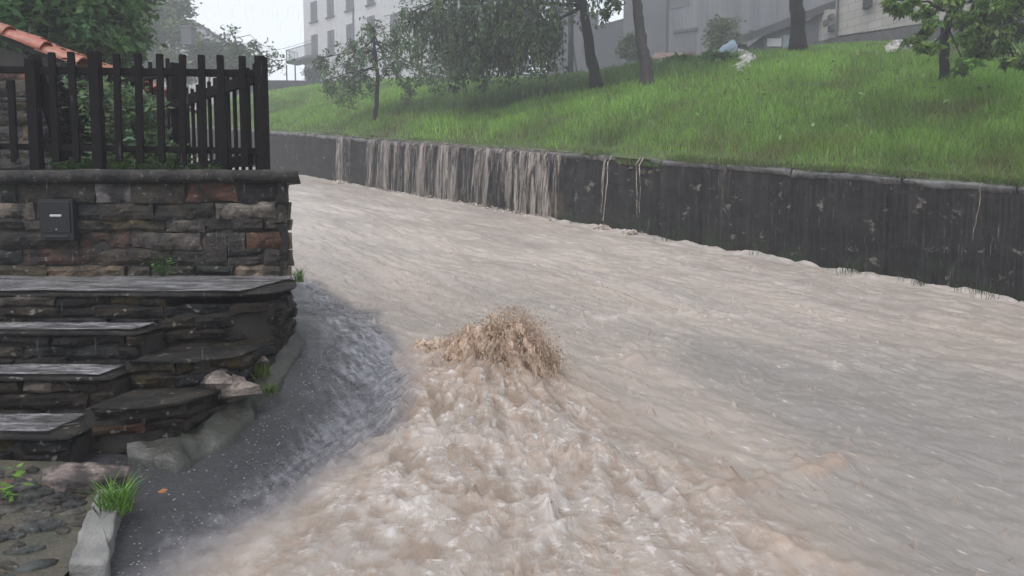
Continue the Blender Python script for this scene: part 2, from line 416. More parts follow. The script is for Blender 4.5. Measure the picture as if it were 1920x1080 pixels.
L(t, cov2, mx.inputs[0]); L(t, tr.outputs[0], mx.inputs[1]); L(t, b.outputs[0], mx.inputs[2]); L(t, mx.outputs[0], out.inputs[0])
M['water'] = m
tag(mesh_np('water', V, F, m, attrs=dict(flow_up=flow_up, flow_fan=flow_fan, fan=fan.ravel(), mud=mud.ravel(), film=film.ravel(),
    crest=crest.ravel(), foam=foam.ravel(), hgt=chopa.ravel(), neargush=(fan*np.exp(-(rr/.62)**2)).ravel(), calm=calma.ravel(), churn_sheen=churn_sheen.ravel(), ridge=chopf.ravel()), smooth=True), 'muddy brown flood water pouring down the street', 'water', kind='structure')
def zwater(x, y):
    return float(zroad(np.float64(x), np.float64(y)))+.03

# ---------------------------------------------------------------- water thrown up out of the road
m, t, b, out = newmat('brown silty splash'); N = NT(t); p = N.pos()
at = N.attr('tint').outputs['Color']
f = N.noise(N.mapv(p, (22, 22, 5)), 1., 5, .6)
c = N.mix(N.rng(f, .35, .68), (.39, .275, .195), (.60, .47, .37))
c = N.mix(1., c, at, 'MULTIPLY')
L(t, c, b.inputs['Base Color']); b.inputs['Roughness'].default_value = .35
L(t, N.bump(f, .6, .02), b.inputs['Normal']); b.inputs['Subsurface Weight'].default_value = .15; b.inputs['Subsurface Radius'].default_value = (.03, .02, .01); b.inputs['Subsurface Scale'].default_value = .5
M['splash'] = m
M['spray'] = m2 = m.copy(); m2.name = 'fine silty spray'; t2 = m2.node_tree; b2_ = next(n for n in t2.nodes if n.type == 'BSDF_PRINCIPLED'); o2_ = next(n for n in t2.nodes if n.type == 'OUTPUT_MATERIAL')
tr = t2.nodes.new('ShaderNodeBsdfTransparent'); mx = t2.nodes.new('ShaderNodeMixShader'); mx.inputs[0].default_value = .34
b2_.inputs['Specular IOR Level'].default_value = .2; b2_.inputs['Roughness'].default_value = .6
t2.links.new(tr.outputs[0], mx.inputs[1]); t2.links.new(b2_.outputs[0], mx.inputs[2]); t2.links.new(mx.outputs[0], o2_.inputs[0])
def strands(n, rg, src, vel, rad, T=(0, 1), seg=7, col=None, sides=5, zfloor=None):
    """tapered ropes of water, each lying along part of a ballistic arc"""
    VV = []; FF = []; CC = []; base = 0
    for i in range(n):
        P0 = src(i); v0 = vel(i, P0); t0 = rg.uniform(*T[0]); t1 = t0+rg.uniform(*T[1]); r0 = rg.uniform(*rad)
        ts = np.linspace(t0, t1, seg)
        P = P0[None]+v0[None]*ts[:, None]+np.array([0, 0, -4.9])[None]*(ts**2)[:, None]
        P += rg.normal(0, r0*.25, P.shape)
        q = np.linspace(0, 1, seg); rr_ = r0*(np.sin(np.pi*(q*.86+.07))**.7)*(1+.25*rg.normal(size=seg))
        th = np.arange(sides)*2*np.pi/sides
        tg = np.gradient(P, axis=0); tg /= np.linalg.norm(tg, axis=1)[:, None]+1e-9
        a = np.cross(tg, np.array([.3, .9, .05])); a /= np.linalg.norm(a, axis=1)[:, None]+1e-9; bb = np.cross(tg, a)
        Q = P[:, None]+a[:, None]*(np.cos(th)[None, :, None]*rr_[:, None, None])+bb[:, None]*(np.sin(th)[None, :, None]*rr_[:, None, None])
        VV.append(Q.reshape(-1, 3)); k = np.arange(seg-1)[:, None]*sides; j = np.arange(sides)[None]
        q4 = np.stack([k+j, k+(j+1) % sides, k+sides+(j+1) % sides, k+sides+j], -1).reshape(-1, 4)+base
        FF.append(q4); base += seg*sides
        g_ = rg.uniform(.72, 1.25); CC.append(np.tile(np.array([[g_, g_*rg.uniform(.95, 1.04), g_*rg.uniform(.9, 1.08)]]), (seg*sides, 1)))
    return np.concatenate(VV), np.concatenate(FF), np.concatenate(CC)
rg = np.random.default_rng(5)
gz = zwater(GX, GY)
gush = empty('water_gush', (GX, GY, gz), 'brown water bursting up in a knee high mound from the flooded road', 'water gush')
# solid core: a lopsided mound, high at right, sloping down to the left towards the viewer
nx_, ny_ = 420, 240
px_, py_ = np.meshgrid(np.linspace(-.62, .50, nx_), np.linspace(-.36, .34, ny_), indexing='ij')
def env(kx, ky):
    e_ = .42*np.exp(-np.abs((kx-.14)/.21)**2.4-np.abs((ky-.02)/.16)**2.2)
    e_ = np.maximum(e_, .33*np.exp(-np.abs((kx+.03)/.19)**2.4-np.abs((ky+.02)/.16)**2.2)); e_ = np.maximum(e_, .19*np.exp(-np.abs((kx+.27)/.20)**2.6-np.abs((ky+.05)/.17)**2.4))
    return e_
wx_, wy_ = px_+.03*fbm(px_*7, py_*7, 0, 3, 41), py_+.03*fbm(px_*7, py_*7, 0, 3, 43)
peak = env(wx_, wy_)
wpx = px_+.02*fbm(px_*9, py_*9, 0, 2, 57); st1 = fbm(wpx*20, py_*5, 0, 4, 51, .6); st2 = fbm(wpx*52, py_*10, 0, 4, 52, .62)
lump = fbm(px_*15+1.2*fbm(px_*6, py_*6, 0, 2, 67), py_*9, 0, 5, 63, .66); lump2 = np.clip(1-np.abs(fbm(px_*22, py_*9, 0, 4, 64, .62))*1.7, 0, 1)**1.5
peak = peak*(.90+.06*st1+.03*st2+.07*lump+.08*lump2)+.010*fbm(px_*34, py_*30, 0, 4, 59, .6)*sstep(.01, .06, peak)
nz = fbm(px_*14, py_*14, peak*7, 4, 61)
lean_ = peak
fd_ = sstep(.01, .08, peak); PV = np.stack([GX+px_-.18*peak+.030*nz*fd_, GY+py_-.42*peak+.03*nz*fd_, gz-.050+peak+zroad(GX+px_, GY+py_)-zroad(GX, GY)], -1).reshape(-1, 3)
I = np.arange(nx_*ny_).reshape(nx_, ny_)
Fm = np.stack([I[:-1, :-1], I[1:, :-1], I[1:, 1:], I[:-1, 1:]], -1).reshape(-1, 4)
Fm = Fm[peak.reshape(-1)[Fm].max(1) > .004]
tn = np.clip(.80+.16*st2+.22*lump+.30*lump2, .5, 1.3).reshape(-1, 1)*np.ones((1, 3))
mesh_np('mound', PV, Fm, M['splash'], gush, {'tint': tn}, True)
def gsrc(i):
    u = rg.normal(0, 1); return np.array([GX+.07+rg.uniform(-.42, .32), GY+rg.normal(0, .07), gz-.03])
def gvel(i, P):
    k = (P[0]-GX)
    top = .86*max(.46*math.exp(-abs((k-.14)/.22)**2.4), .34*math.exp(-abs((k+.06)/.22)**2.4), .22*math.exp(-abs((k+.30)/.22)**2.6))+.02
    h = top*rg.uniform(.45, 1.04)
    return np.array([rg.normal(-.14+k*.35, .16), rg.normal(-.36, .24), math.sqrt(2*9.8*h)])
V1, F1, C1 = strands(7500, rg, gsrc, gvel, (.0018, .0062), ((.05, .35), (.005, .032)), 6, sides=5)
C1 = 1.04+(C1-1)*.6
mesh_np('jet', V1, F1, M['spray'], gush, {'tint': C1*1.05}, True)['kind'] = 'stuff'
def dsrc(i): return np.array([GX+rg.normal(0, .26), GY+rg.normal(-.02, .10), gz])
def dvel(i, P):
    return np.array([rg.normal(-.10+(P[0]-GX)*.6, .22), rg.normal(-.3, .25), math.sqrt(2*9.8*rg.uniform(.1, .44)*(1 if P[0] > GX-.1 else .5))])
V2, F2, C2 = strands(1500, rg, dsrc, dvel, (.0014, .0046), ((.12, .5), (.002, .007)), 4, sides=4)
mesh_np('droplets', V2, F2, M['spray'], gush, {'tint': C2*1.2}, True)['kind'] = 'stuff'
# ---------------------------------------------------------------- stone masonry
STONE_COLS = [tuple(q*.50 for q in c_) for c_ in [(.055, .045, .037), (.045, .042, .038), (.070, .058, .045), (.036, .033, .032), (.060, .050, .038), (.085, .068, .050), (.05, .052, .055), (.10, .078, .035)]]
RARE = [(.06, .03, .019), (.05, .027, .019), (.11, .095, .083)]
def stone(mb, o, rt, up, out, w_, h_, dp, col, rg, nx=8, nz=4, rough=.014):
    """one irregular block: pillowed front, pulled-back edges and a skirt going into the wall"""
    u = np.linspace(0, 1, nx+1); v = np.linspace(0, 1, nz+1); A, B = np.meshgrid(u, v, indexing='ij')
    sd = rg.uniform(0, 99)
    e = np.minimum(np.minimum(A, 1-A)*w_, np.minimum(B, 1-B)*h_); rim = np.clip(e/.016, 0, 1)
    px = A*w_+rg.normal(0, .004)+.010*vn(A*w_*9+sd, B*h_*14, 0)+(A-.5)*0
    pz = B*h_+.012*vn(A*w_*5+sd, B*h_*3, 7)*(1-.3*rim)+.004*vn(A*w_*25, B*9, sd)
    py = -.011*(1-rim)**1.5+rough*1.25*fbm(A*w_*8+sd, B*h_*12, 3, 4)+rg.normal(0, .008)
    P = np.array(o)[None, None]+px[..., None]*np.array(rt)+pz[..., None]*np.array(up)+py[..., None]*np.array(out)
    V = [tuple(q) for q in P.reshape(-1, 3)]; F = []
    for i in range(nx):
        for j in range(nz):
            a = i*(nz+1)+j; F.append((a, a+nz+1, a+nz+2, a+1))
    loop = [(i, 0) for i in range(nx)]+[(nx, j) for j in range(nz)]+[(i, nz) for i in range(nx, 0, -1)]+[(0, j) for j in range(nz, 0, -1)]
    b = len(V)
    for (i, j) in loop: V.append(tuple(P[i, j]-np.array(out)*dp))
    n = len(loop)
    for k in range(n):
        a = loop[k][0]*(nz+1)+loop[k][1]; a2 = loop[(k+1) % n]; a2 = a2[0]*(nz+1)+a2[1]
        F.append((a, b+k, b+(k+1) % n, a2))
    mb.add(V, F, col)
def masonry(mb, poly, z0, z1, ch, rg, wr=(.14, .42), dp=.06, cols=None, rare=.13, feat=None):
    """dry stone courses along a plan polyline (outward side = right of travel)"""
    nC = max(1, round((z1-z0)/ch)); hs = rg.uniform(.75, 1.3, nC); hs = hs/hs.sum()*(z1-z0)
    P = [np.array(q, float) for q in poly]
    z = z0
    for h_ in hs:
        sg_ = [np.linalg.norm(b-a) for a, b in zip(P[:-1], P[1:])]; cum = np.concatenate([[0], np.cumsum(sg_)]); PA = np.array(P)
        at_ = lambda q_: np.array([np.interp(q_, cum, PA[:, 0]), np.interp(q_, cum, PA[:, 1])])
        l = cum[-1]; x = 0
        while x < l-.01:
                w_ = min(rg.uniform(*wr), l-x)
                if l-x-w_ < .07: w_ = l-x
                for cc_ in (cum[1:-1] if len(P) < 6 else []):
                    if x+.03 < cc_ < x+w_: w_ = cc_-x; break
                a, b = at_(x), at_(x+w_); dr = (b-a)/(np.linalg.norm(b-a)+1e-9); out = np.array([dr[1], -dr[0]]); wc = np.linalg.norm(b-a)
                hh = h_
                col = RARE[rg.integers(len(RARE))] if rg.random() < rare else STONE_COLS[rg.integers(len(STONE_COLS))]
                k = rg.uniform(.75, 1.3); col = tuple(c*k for c in col)
                if feat:
                    for (fx, fz, fc) in feat:
                        if a[0] <= fx < b[0] and z <= fz < z+hh: col = fc
                o = (a[0]+dr[0]*.002, a[1]+dr[1]*.002, z+.003)
                if rg.random() < .25 and hh > .1 and w_ < .35:
                    q = rg.uniform(.4, .6)
                    stone(mb, o, (dr[0], dr[1], 0), (0, 0, 1), (out[0], out[1], 0), wc-.005, hh*q-.004, dp, col, rg)
                    stone(mb, (o[0], o[1], z+hh*q+.002), (dr[0], dr[1], 0), (0, 0, 1), (out[0], out[1], 0), wc-.005, hh*(1-q)-.004, dp, tuple(c*rg.uniform(.8, 1.25) for c in STONE_COLS[1]), rg)
                else:
                    stone(mb, o, (dr[0], dr[1], 0), (0, 0, 1), (out[0], out[1], 0), wc-.005, hh-.005, dp, col, rg, nx=max(4, int(w_/.035)))
                x += w_
        z += h_
def slab(mb, poly, z0, z1, col, rg, step=.05, amp=.012):
    """a worn slab: plan polygon resampled, edges wobbling, top slightly uneven"""
    pts = []
    for a, b in zip(poly, poly[1:]+poly[:1]):
        a, b = np.array(a, float), np.array(b, float); n = max(1, int(np.linalg.norm(b-a)/step))
        for i in range(n): pts.append(a+(b-a)*i/n)
    c = np.mean(pts, 0); n = len(pts); V = []; F = []; rings = [(z0, 1.), (z0+.006, 1.004), ((z0+z1)/2, 1.006), (z1-.012, 1.), (z1-.002, .992), (z1, .97), (z1, .8), (z1, .5)]
    for ri, (zz, s_) in enumerate(rings):
        for p in pts:
            dd = p-c; l = np.linalg.norm(dd)+1e-6; off = amp*float(fbm(p[0]*7, p[1]*7, zz*20, 3))
            q = c+dd/l*(l*1-(1-s_)*l*(1 if s_ < .95 else 1)+off) if s_ > .9 else c+dd*s_
            zz2 = zz+(.006*float(vn(q[0]*6, q[1]*6)) if ri > 3 else 0)
            V.append((q[0], q[1], zz2))
    for r_ in range(len(rings)-1):
        for k in range(n): F.append((r_*n+k, r_*n+(k+1) % n, (r_+1)*n+(k+1) % n, (r_+1)*n+k))
    V.append((c[0], c[1], z1)); e = len(V)-1; b = (len(rings)-1)*n
    for k in range(n): F.append((b+k, b+(k+1) % n, e))
    mb.add(V, F, col)
rg = np.random.default_rng(21)
# garden wall with the fence on it
ZL, ZC0, ZC1 = 1.14, 1.775, 1.865
gw = empty('stone_wall', (-3, 5.1, ZL), 'wet brown fieldstone garden wall under the picket fence, grey metal letterbox set into it', 'stone wall')
C0 = np.array([-1.50, 5.0]); Uv = U2/np.linalg.norm(U2)
mb = MB()
X_ = lambda px: (px-960)/1387*5.02
Zt = lambda py: ray(960, py, 5.0)[2]
feats = [(X_(385), Zt(370), (.10, .05, .034)), (X_(508), Zt(455), (.12, .058, .034)), (X_(215), Zt(376), (.22, .21, .21)), (X_(45), Zt(405), (.20, .17, .14)),
         (X_(500), Zt(510), (.26, .20, .15)), (X_(175), Zt(440), (.065, .037, .026)), (X_(468), Zt(407), (.22, .20, .17)), (X_(215), Zt(505), (.12, .09, .06))]
masonry(mb, [(-4.9, 5.0), tuple(C0)], ZL-.04, ZC0, .115, rg, (.16, .55), feat=feats, rare=.06)
masonry(mb, [tuple(C0), tuple(C0+Uv*3.2)], ZL-.6, ZC0, .12, rg, (.16, .5))
mb.build('masonry', M['stone'], gw)
mb = MB(); mb.prism([(-4.9, 5.03), (-1.53, 5.03), tuple(C0+Uv*3.2+np.array([-.03, 0])), tuple(C0+Uv*3.2+np.array([-.5, 0])), (-1.95, 5.4), (-4.9, 5.4)], ZL-.7, ZC0+.01, None)
mb.build('core', M['mortar'], gw)
mb = MB()
def coping(mb, a, b, wd, z0, z1, rg):
    a, b = np.array(a, float), np.array(b, float); l = np.linalg.norm(b-a); dr = (b-a)/l; out = np.array([dr[1], -dr[0]])
    n = int(l/.03); prof = [(-wd, z0), (.0, z0), (.045, z0+.004), (.062, z0+.022), (.066, (z0+z1)/2), (.060, z1-.022), (.035, z1-.004), (-.05, z1), (-wd, z1)]
    V = []; F = []
    for i in range(n+1):
        p = a+dr*l*i/n
        for (o_, z_) in prof:
            nn = .010*float(fbm(p[0]*6, p[1]*6+o_*9, z_*9, 4)); ep = -.05*(1-min(1, (n-i)*.03/.05))**2*(1 if i > n-3 else 0)
            q = p+out*(o_+nn+ep); V.append((min(q[0], b[0]+.82*min(o_, 0)) if abs(dr[1]) < .01 else q[0], q[1], z_+.006*float(vn(p[0]*5, p[1]*5, o_*4))))
    m_ = len(prof)
    for i in range(n):
        for k in range(m_): F.append((i*m_+k, (i+1)*m_+k, (i+1)*m_+(k+1) % m_, i*m_+(k+1) % m_))
    F.append(tuple(range(m_-1, -1, -1))); F.append(tuple(n*m_+k for k in range(m_)))
    mb.add(V, F, (.045, .042, .038))
coping(mb, (-4.9, 5.0), (-1.43, 5.0), .36, ZC0, ZC1, rg); coping(mb, tuple(C0+Uv*.3), tuple(C0+Uv*3.2), .3, ZC0+.002, ZC1-.004, rg)
mb.build('coping', M['cap'], gw, True)

# stone steps
st = empty('stone_steps', (-2.6, 3.6, .5), 'worn dark stone steps with rainwater sheeting over the treads beside the street', 'steps')
lv = [(ZL, 3.80), (.98, 3.52), (.815, 3.25), (.643, 2.92)]
mt = MB(); ms = MB(); mc = MB(); mcore = MB()
TC = (.026, .024, .022)
for i, (z, y) in enumerate(lv):
    zb = lv[i+1][0] if i < 3 else .40
    x1 = -1.80+(.0 if i else .0)
    if i: slab(mt, [(-4.6, y-.0), (x1, y-.0), (x1, lv[i-1][1]+.05), (-4.6, lv[i-1][1]+.05)], z-.014, z, TC, rg, .04, .03)
    masonry(ms, [(-4.6, y+.012), (x1, y+.012)], zb-.02, z-.012, .06 if i else .055, rg, (.12, .5), rare=.04)
    mcore.box(-4.6, x1, y+.04, 5.0, zb-.3, z-.03)
slab(mt, [(-4.6, 3.81), (-1.80, 3.81), (-1.50, 3.82), (-1.40, 3.85), (-1.32, 3.92), (-1.275, 4.02), (-1.275, 4.2), (-1.32, 4.45), (-1.52, 5.04), (-4.6, 5.04)], ZL-.018, ZL, TC, rg, .045, .03)
mt.build('tread', M['tread'] if 'tread' in M else M['step'], st, True)
ms.build('riser', M['step'], st)
for (zt, zb, pl) in [(ZL-.05, .72, [(-1.83, 3.80), (-1.42, 3.82), (-1.28, 3.92), (-1.25, 4.05), (-1.30, 4.4), (-1.50, 5.0)]),
                     (.87, .60, [(-1.79, 3.42), (-1.55, 3.41), (-1.36, 3.48), (-1.30, 3.65), (-1.27, 3.95)]),
                     (.735, .42, [(-1.78, 3.06), (-1.62, 3.04), (-1.44, 3.12), (-1.38, 3.30), (-1.34, 3.6)])]:
    for _ in range(2): pl = [pl[0]]+[tuple(np.array(a_)*(1-k_)+np.array(b_)*k_) for a_, b_ in zip(pl[:-1], pl[1:]) for k_ in (.25, .75)]+[pl[-1]]
    masonry(mc, pl, zb, zt-.012, .066, rg, (.12, .36), dp=.05, rare=.07)
    inn = [(p[0]-.035, p[1]+.03) for p in pl]
    mcore.prism(inn+[(pl[0][0]+.02, 4.9)], zb-.2, zt-.02)
    if zt < 1: slab(mc, [pl[0]]+pl[1:]+[(pl[0][0], pl[-1][1])], zt-.014, zt-.006, (.04, .037, .032), rg, .04, .014)
mc.build('side_block', M['step'], st); mcore.build('core', M['mortar'], st)
# wet film on the treads
m, t, b, out = newmat('water film on stone'); N = NT(t); p = N.pos()
f = N.noise(N.mapv(p, (3, 9, 4)), 1., 7, .7, .6); f2 = N.noise(N.mapv(p, (12, 34, 9)), 1., 5, .65, .5)
c = N.mix(N.rng(f2, .4, .65), (.14, .14, .15), (.55, .54, .55))  # grey reflection on wet stone is put into the film colour
L(t, c, b.inputs['Base Color']); b.inputs['Roughness'].default_value = .12
L(t, N.bump(f2, .8, .02), b.inputs['Normal'])
tr = N.n('ShaderNodeBsdfTransparent'); mx = N.n('ShaderNodeMixShader'); L(t, N.rng(f, .34, .58, .12, .85), mx.inputs[0])
L(t, tr.outputs[0], mx.inputs[1]); L(t, b.outputs[0], mx.inputs[2]); L(t, mx.outputs[0], out.inputs[0]); M['film'] = m
mf = MB()
for (z, y0, y1, x1) in [(ZL, 3.84, 4.97, -1.42), (.98, 3.55, 3.79, -1.84), (.815, 3.28, 3.51, -1.86), (.643, 2.96, 3.24, -1.9)]:
    xs = np.linspace(-4.55, x1, 60); ys = np.linspace(y0, y1, 12)
    V, F = grid(xs, ys, lambda a, b_: (a, b_), lambda x, y: z+.014+.004*fbm(x*6, y*14, 0, 3)); mf.add(V.tolist(), [tuple(q) for q in F[:, ::-1]])
mf.build('rainwater_film', M['film'], None, True, label='thin sheets of rainwater running over the stone steps', cat='rainwater', kind='stuff')

# concrete skirt along the foot of the steps
def strip(mb, inner, outer, zin, zout, n=40, th=.2, col=None):
    inner, outer = np.array(inner, float), np.array(outer, float)
    si = np.linspace(0, 1, len(inner)); so_ = np.linspace(0, 1, len(outer)); q = np.linspace(0, 1, n)
    I_ = np.stack([np.interp(q, si, inner[:, k]) for k in (0, 1)], -1); O_ = np.stack([np.interp(q, so_, outer[:, k]) for k in (0, 1)], -1)
    V = []; F = []; mm = 9
    for i in range(n):
        for k in range(mm):
            s_ = k/(mm-1); pp = I_[i]*(1-s_)+O_[i]*s_; zz = zin(*I_[i])*(1-s_)+zout(*O_[i])*s_
            wv = .016*float(fbm(pp[0]*9, pp[1]*9, 0, 4)); V.append((pp[0]+wv, pp[1], zz+wv+(0 if k < mm-1 else -.1)))
    for i in range(n-1):
        for k in range(mm-1): F.append((i*mm+k, i*mm+k+1, (i+1)*mm+k+1, (i+1)*mm+k))
    mb.add(V, F, col)
mb = MB()
ki = [(-1.62, 3.04), (-1.44, 3.12), (-1.38, 3.30), (-1.33, 3.6), (-1.28, 3.95), (-1.27, 4.3)]
ko = [(-1.60, 3.0), (-1.36, 2.95), (-1.26, 3.15), (-1.22, 3.45), (-1.19, 3.85), (-1.20, 4.3)]
strip(mb, ki, ko, lambda x, y: float(zroad(x, y))+.05, lambda x, y: float(zroad(x, y))-.01, 60)
mb.build('concrete_haunch', M['concrete_d'], None, True, label='mossy concrete haunch sloping from the steps down to the asphalt', cat='kerb')
mb = MB()
for (px, py, s_, cc) in [(440, 750, .10, (.24, .21, .19)), (425, 700, .075, (.20, .175, .165)), (480, 690, .07, (.22, .19, .17)), (400, 715, .07, (.16, .13, .12)), (505, 650, .06, (.17, .15, .12)), (450, 720, .05, (.2, .18, .16))]:
    x, y, z = hr(px, py+18); s_ *= 1.35; z += .03; x -= .0; 
    n1, n2 = 14, 9; T_, P_ = np.meshgrid(np.linspace(0, 2*np.pi, n1, endpoint=False), np.linspace(-1.3, 1.57, n2), indexing='ij')
    k_ = 1+.35*fbm(np.cos(T_)*1.3+px, np.sin(T_)*1.3, P_*1.2, 3)
    V = np.stack([x-.05+np.cos(T_)*np.cos(P_)*s_*k_, y+np.sin(T_)*np.cos(P_)*s_*.8*k_, z+.07+np.sin(P_)*s_*.6*k_], -1).reshape(-1, 3)
    F = [((i % n1)*n2+j, ((i+1) % n1)*n2+j, ((i+1) % n1)*n2+j+1, (i % n1)*n2+j+1) for i in range(n1) for j in range(n2-1)]
    o = MB(); o.add(V.tolist(), F, cc)
    nm = {440: 'large pale boulder split at the foot of the steps, nearest the camera', 425: 'grey brown stone wedged behind the split pale boulder', 480: 'pale stone at the asphalt edge below the yellow green weed',
          400: 'dull reddish brown stone half hidden in the step masonry', 505: 'small stone highest along the asphalt edge by the wall corner', 450: 'small pale stone between the split boulder and the weeds'}[px]
    o.build('edge_stone', M['step'], None, label=nm, cat='stone', group='loose stones along the foot of the steps')

# near left corner: cobbles, earth, kerb slab
def zpave(x, y): return zroad(x, y)+.02+.012*fbm(x*5, y*5, 0, 4, 3)
V, F = grid(np.linspace(-4.6, -1.30, 90), np.linspace(.6, 2.90, 70), lambda a, b_: (a, b_), zpave)
V[:, 0] = np.minimum(V[:, 0], np.interp(V[:, 1], [2.3, 2.45, 2.6, 2.9], [-1.385, -1.40, -1.47, -1.62])); V[:, 2] = zpave(V[:, 0], V[:, 1])
M['soil'] = simple('muddy earth', (.085, .07, .052), .5, .45, 7, .8, col2=(.05, .055, .035))
tag(mesh_np('pavement', V, F[:, ::-1], M['soil'], attrs={'tint': np.ones((len(V), 3))}, smooth=True), kind='structure')
mb = MB(); rgc = np.random.default_rng(8)
cobc = [(.07, .08, .077), (.085, .09, .085), (.065, .06, .05), (.075, .068, .058), (.11, .105, .095), (.06, .066, .064)]
for i in range(230):
    for _ in range(20):
        x = rgc.uniform(-2.35, -1.47); y = rgc.uniform(1.9, 2.85)
        if x < -1.50-(y-2.3)*.1: break
    a_, b_ = rgc.uniform(.022, .065), rgc.uniform(.018, .036); n = 11; rot = rgc.normal(.1, .35)
    cc = cobc[rgc.integers(6)];
    if rgc.random() < .03: cc = (.15, .07, .045)
    if rgc.random() < .06: cc = (.24, .20, .17)
    V = []; zc = float(zpave(x, y))
    for ring, (s_, h_) in enumerate([(1, -.01), (.97, .004), (.85, .007), (.4, .008)]):
        for k in range(n):
            th = 2*math.pi*k/n; rr2 = 1+.3*float(vn(math.cos(th)*1.4+i, math.sin(th)*1.4))
            ex, ey = math.cos(th)*a_*s_*rr2, math.sin(th)*b_*s_*rr2
            V.append((x+ex*math.cos(rot)-ey*math.sin(rot), y+ex*math.sin(rot)+ey*math.cos(rot), zc+h_+.003*float(vn(ex*40+i, ey*40))))
    V.append((x, y, zc+.019)); F = [(r_*n+k, r_*n+(k+1) % n, (r_+1)*n+(k+1) % n, (r_+1)*n+k) for r_ in range(3) for k in range(n)]+[(3*n+k, 3*n+(k+1) % n, 4*n) for k in range(n)]
    mb.add(V, F, cc)
M['cobble'] = stonemat('wet cobbles', .25, .15, .8)
mb.build('cobbles', M['cobble'], None, True, kind='structure')
def flatslab(name, pix, th, mat, label, cat, seed=0, rise=.03, col=(1, 1, 1)):
    P = [hr(*q)[:2] for q in pix]; mb = MB(); pts = []
    for a, b_ in zip(P, P[1:]+P[:1]):
        a, b_ = np.array(a), np.array(b_); n = max(2, int(np.linalg.norm(b_-a)/.025))
        for i in range(n):
            q = a+(b_-a)*i/n; pts.append(q+.007*np.array([float(fbm(q[0]*30, q[1]*30, seed, 3)), float(fbm(q[0]*30, q[1]*30, seed+5, 3))]))
    c = np.mean(pts, 0); n = len(pts); V = []; F = []; rs = [(1, -th), (1, rise-.008), (.985, rise), (.8, rise), (.6, rise), (.35, rise), (.12, rise)]
    for s_, h_ in rs:
        for q in pts:
            r_ = c+(q-c)*s_; V.append((r_[0], r_[1], float(zroad(*r_))+h_+(.007*float(fbm(r_[0]*14, r_[1]*14, seed, 4)) if h_ > 0 else 0)))
    for r_ in range(len(rs)-1):
        for k in range(n): F.append((r_*n+k, r_*n+(k+1) % n, (r_+1)*n+(k+1) % n, (r_+1)*n+k))
    V.append((c[0], c[1], float(zroad(*c))+rise)); F += [((len(rs)-1)*n+k, (len(rs)-1)*n+(k+1) % n, len(V)-1) for k in range(n)]
    mb.add(V, F, col); return mb.build(name, mat, None, True, label=label, cat=cat)
flatslab('kerb_slab', [(128, 1088), (168, 985), (188, 940), (245, 935), (214, 995), (203, 1088)], .1, M['concrete'], 'pale grey concrete kerb strip between the cobbles and the asphalt', 'kerb', 1, .045)
flatslab('rock_slab', [(75, 912), (110, 903), (200, 898), (245, 905), (240, 922), (195, 935), (120, 940), (80, 930)], .1, M['cobble'], 'long pinkish grey flat stone lying below the last step', 'stone', 2, .06, (.26, .215, .2))

# garden ground behind the wall
def zgarden(x, y):
    ua, v = UV(x, y); s_ = np.maximum(y-5.1, 0)/.774
    return 1.72+.098*s_
A, B = np.meshgrid(np.linspace(0, 46, 90), np.linspace(-22, 1.88, 60), indexing='ij')
x0 = (B-.633*5.12)/.774; X2 = x0-.633*A; Y2 = 5.12+.774*A
Zg = zgarden(X2, Y2)+.03*fbm(X2*1.5, Y2*1.5, 0, 3)
V = np.stack([X2, Y2, Zg], -1).reshape(-1, 3); I = np.arange(A.size).reshape(A.shape)
F = np.stack([I[:-1, :-1], I[1:, :-1], I[1:, 1:], I[:-1, 1:]], -1).reshape(-1, 4)[:, ::-1]
M['lawn'] = simple('garden earth and grass', (.05, .085, .022), .9, .4, 4, .6)
tag(mesh_np('garden_ground', V, F, M['lawn'], attrs={'tint': np.ones((len(V), 3))}, smooth=True), kind='structure')
mb = MB(); a = C0+Uv*3.2; b_ = C0+Uv*45
mb.add([(a[0], a[1], .3), (b_[0], b_[1], 5), (b_[0], b_[1], 7.2), (a[0], a[1], 2.05)], [(0, 1, 2, 3)])
mb.add([(a[0]-.3, a[1]-.25, .3), (b_[0]-.3, b_[1]-.25, 5), (b_[0]-.3, b_[1]-.25, 7.2), (a[0]-.3, a[1]-.25, 2.05)], [(3, 2, 1, 0)])
mb.build('garden_bank', M['mortar'], None, kind='structure')

# ---------------------------------------------------------------- long retaining wall across the street
m, t, b, out = newmat('black weathered concrete'); N = NT(t); p = N.attr('uv3').outputs['Vector']
f = N.noise(N.mapv(p, (1.2, 1, 1.2)), 1., 6, .6)
c = N.mix(N.rng(f, .35, .7), (.005, .005, .006), (.016, .014, .013))
s1 = N.noise(N.mapv(p, (26, 1, 1.1)), 1., 4, .6); c = N.mix(N.rng(s1, .48, .75, 0, .7), c, (.050, .047, .048))
l1 = N.noise(N.mapv(p, (3.3, 1, 4.2), (3, 0, 1)), 1., 5, .7, .4); c = N.mix(N.rng(l1, .60, .66, 0, .75), c, (.20, .19, .165))
l2 = N.noise(N.mapv(p, (1.2, 1, 6), (9, 0, 1)), 1., 5, .7, .2); c = N.mix(N.rng(l2, .64, .70, 0, .35), c, (.09, .06, .04))
zf = N.n('ShaderNodeSeparateXYZ', Vector=p).outputs[2]
ms_ = N.noise(N.mapv(p, (2, 1, 2), (4, 0, 4)), 1., 4, .6)
c = N.mix(N.math('MULTIPLY', N.rng(zf, .5, .0), N.rng(ms_, .45, .62)), c, (.022, .035, .012))
xs_ = N.n('ShaderNodeSeparateXYZ', Vector=p).outputs[0]
fr = N.math('FRACT', N.math('MULTIPLY', N.math('ADD', xs_, N.math('MULTIPLY', ms_, .05)), .31)); c = N.mix(N.rng(N.math('ABSOLUTE', N.math('SUBTRACT', fr, .5)), .004, .010, .9, 0), c, (.002, .002, .002))
